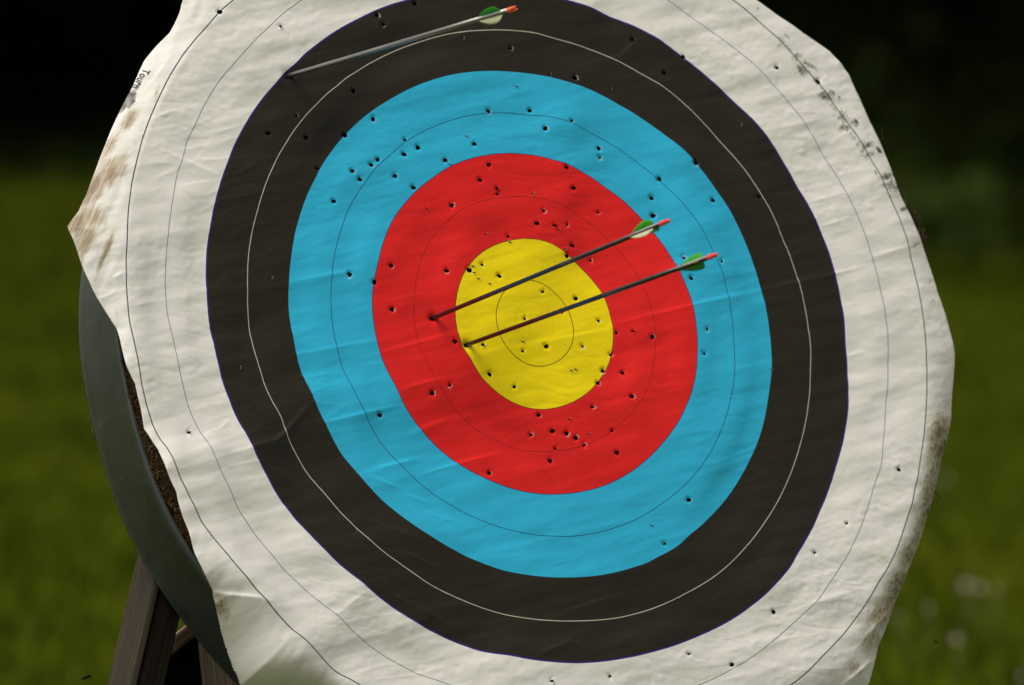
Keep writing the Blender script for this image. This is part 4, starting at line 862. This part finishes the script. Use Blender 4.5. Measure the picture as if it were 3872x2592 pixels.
# ------------------------------------------------------------------ daisies in the grass behind
m_petal = plastic('daisy petals', (.66, .56, .46), .7, .3)
m_eye = plastic('daisy eye', (.60, .40, .03), .7)
m_stem = plastic('daisy stem', (.05, .09, .012), .6)
DAISIES = [(3652, 2214, .028, 'left of the closely set pair of white daisies in the grass right of the target'),
           (3702, 2222, .024, 'right of the closely set pair of white daisies in the grass right of the target'),
           (3768, 2226, .014, 'small pale daisy just right of the closely set pair'),
           (3511, 2300, .015, 'small pale daisy in the grass below and left of the pair'),
           (3404, 2334, .014, 'pale daisy in the grass close beside the lower right rim of the target'),
           (3617, 2418, .022, 'round white daisy lowest of those fully seen right of the target'),
           (3862, 2556, .014, 'white daisy cut by the lower right corner of the picture'),
           (3570, 1806, .022, 'single white daisy peeping past the right rim of the target, highest of all')]
for i, (px, py, dia, lab) in enumerate(DAISIES):
    hgt = .22
    Pg = ground_at(px, py, hgt)
    root = empty('daisy', (Pg[0], Pg[1], 0))
    tag(root, lab, 'flower', 'white daisies in the meadow')
    V_, F_ = tube([(.01, .0, -.01), (.004, 0, hgt * .5), (0, 0, hgt - .004)], [.0022, .002, .0018], 6)
    mesh_obj('stem', V_, F_, m_stem, root)
    tocam = CAM - Pg; tocam[2] = abs(tocam[2]) + 3.5; tocam /= np.linalg.norm(tocam)
    R3 = Vector(tocam).to_track_quat('Z', 'Y').to_matrix()
    Vp, Fp = [], []
    NPt = 16
    for k in range(NPt):
        t = math.tau * k / NPt + fr.normal() * .05
        for rr__, ww_, zz_ in ((.16, .03, .002), (.55, .075, .004 + fr.normal() * .001), (.88, .07, .002), (1.0, .02, -.002)):
            for sg in (-1, 1):
                q_ = Vector(((rr__ * math.cos(t) - sg * ww_ * math.sin(t)) * dia / 2, (rr__ * math.sin(t) + sg * ww_ * math.cos(t)) * dia / 2, zz_ * dia / .05))
                Vp.append(tuple(R3 @ q_ + Vector((0, 0, hgt))))
        o_ = k * 8
        for s in range(3): Fp.append((o_ + s * 2, o_ + s * 2 + 1, o_ + s * 2 + 3, o_ + s * 2 + 2))
    mesh_obj('petals', Vp, Fp, m_petal, root)
    Ve, Fe = lathe([(dia * .13, .001), (dia * .12, .004), (dia * .07, .0065), (.0002, .0072)], 12)
    mesh_obj('eye', [tuple(R3 @ Vector(p) + Vector((0, 0, hgt))) for p in Ve], Fe, m_eye, root)

# ------------------------------------------------------------------ flies in the air
m_fly, ns, ls, b = mat('fly body', (.005, .004, .003), .8, 0, .1)
m_wing, ns, ls, b = mat('fly wing', (.16, .10, .05), .3); b.inputs['Alpha'].default_value = .45
def make_fly(label, px, py, dist, length, tilt):
    P = CAM + ray(px, py) * dist
    root = empty('fly', P); root.rotation_euler = (0, math.radians(-tilt), 0)
    tag(root, label, 'fly', 'flies in the air')
    s = length
    V_, F_ = tube([(-.5 * s, 0, 0), (-.44 * s, 0, 0), (-.2 * s, 0, .01 * s), (.0, 0, .02 * s), (.07 * s, 0, .02 * s), (.2 * s, 0, .03 * s), (.33 * s, 0, .02 * s),
                   (.37 * s, 0, .015 * s), (.44 * s, 0, .01 * s), (.5 * s, 0, 0)],
                  [.01 * s, .07 * s, .14 * s, .12 * s, .09 * s, .15 * s, .08 * s, .07 * s, .095 * s, .02 * s], 12)
    mesh_obj('body', V_, F_, m_fly, root)
    for sg in (-1, 1):
        Vw, Fw = [], []
        for k in range(9):
            f = k / 8; w_ = .16 * s * math.sin(math.pi * (.06 + .9 * f)) ** .7
            c_ = np.array([.2 * s - .62 * s * f, sg * (.08 * s + .34 * s * f), .1 * s + .05 * s * f])
            Vw += [c_ + np.array([w_ * .5, sg * w_ * .35, 0]), c_ - np.array([w_ * .5, sg * w_ * .35, 0])]
        for k in range(8): Fw.append((2 * k, 2 * k + 1, 2 * k + 3, 2 * k + 2))
        mesh_obj('wing', Vw, Fw, m_wing, root)
    for k in range(6):
        sg = -1 if k % 2 else 1; x = s * (.12 + .08 * (k // 2))
        V_, F_ = tube([(x, sg * .08 * s, -.05 * s), (x + .03 * s, sg * .2 * s, -.12 * s), (x - .06 * s, sg * .24 * s, -.26 * s)], [.012 * s, .01 * s, .006 * s], 5)
        mesh_obj('leg', V_, F_, m_fly, root)
    return root
make_fly('dark fly hovering in front of the grass at the lower left corner', 327, 2562, 11.75, .0150, 18)
make_fly('tiny dark fly hovering over the grass among the daisies at the lower right', 3539, 2428, 11.9, .0075, -20)
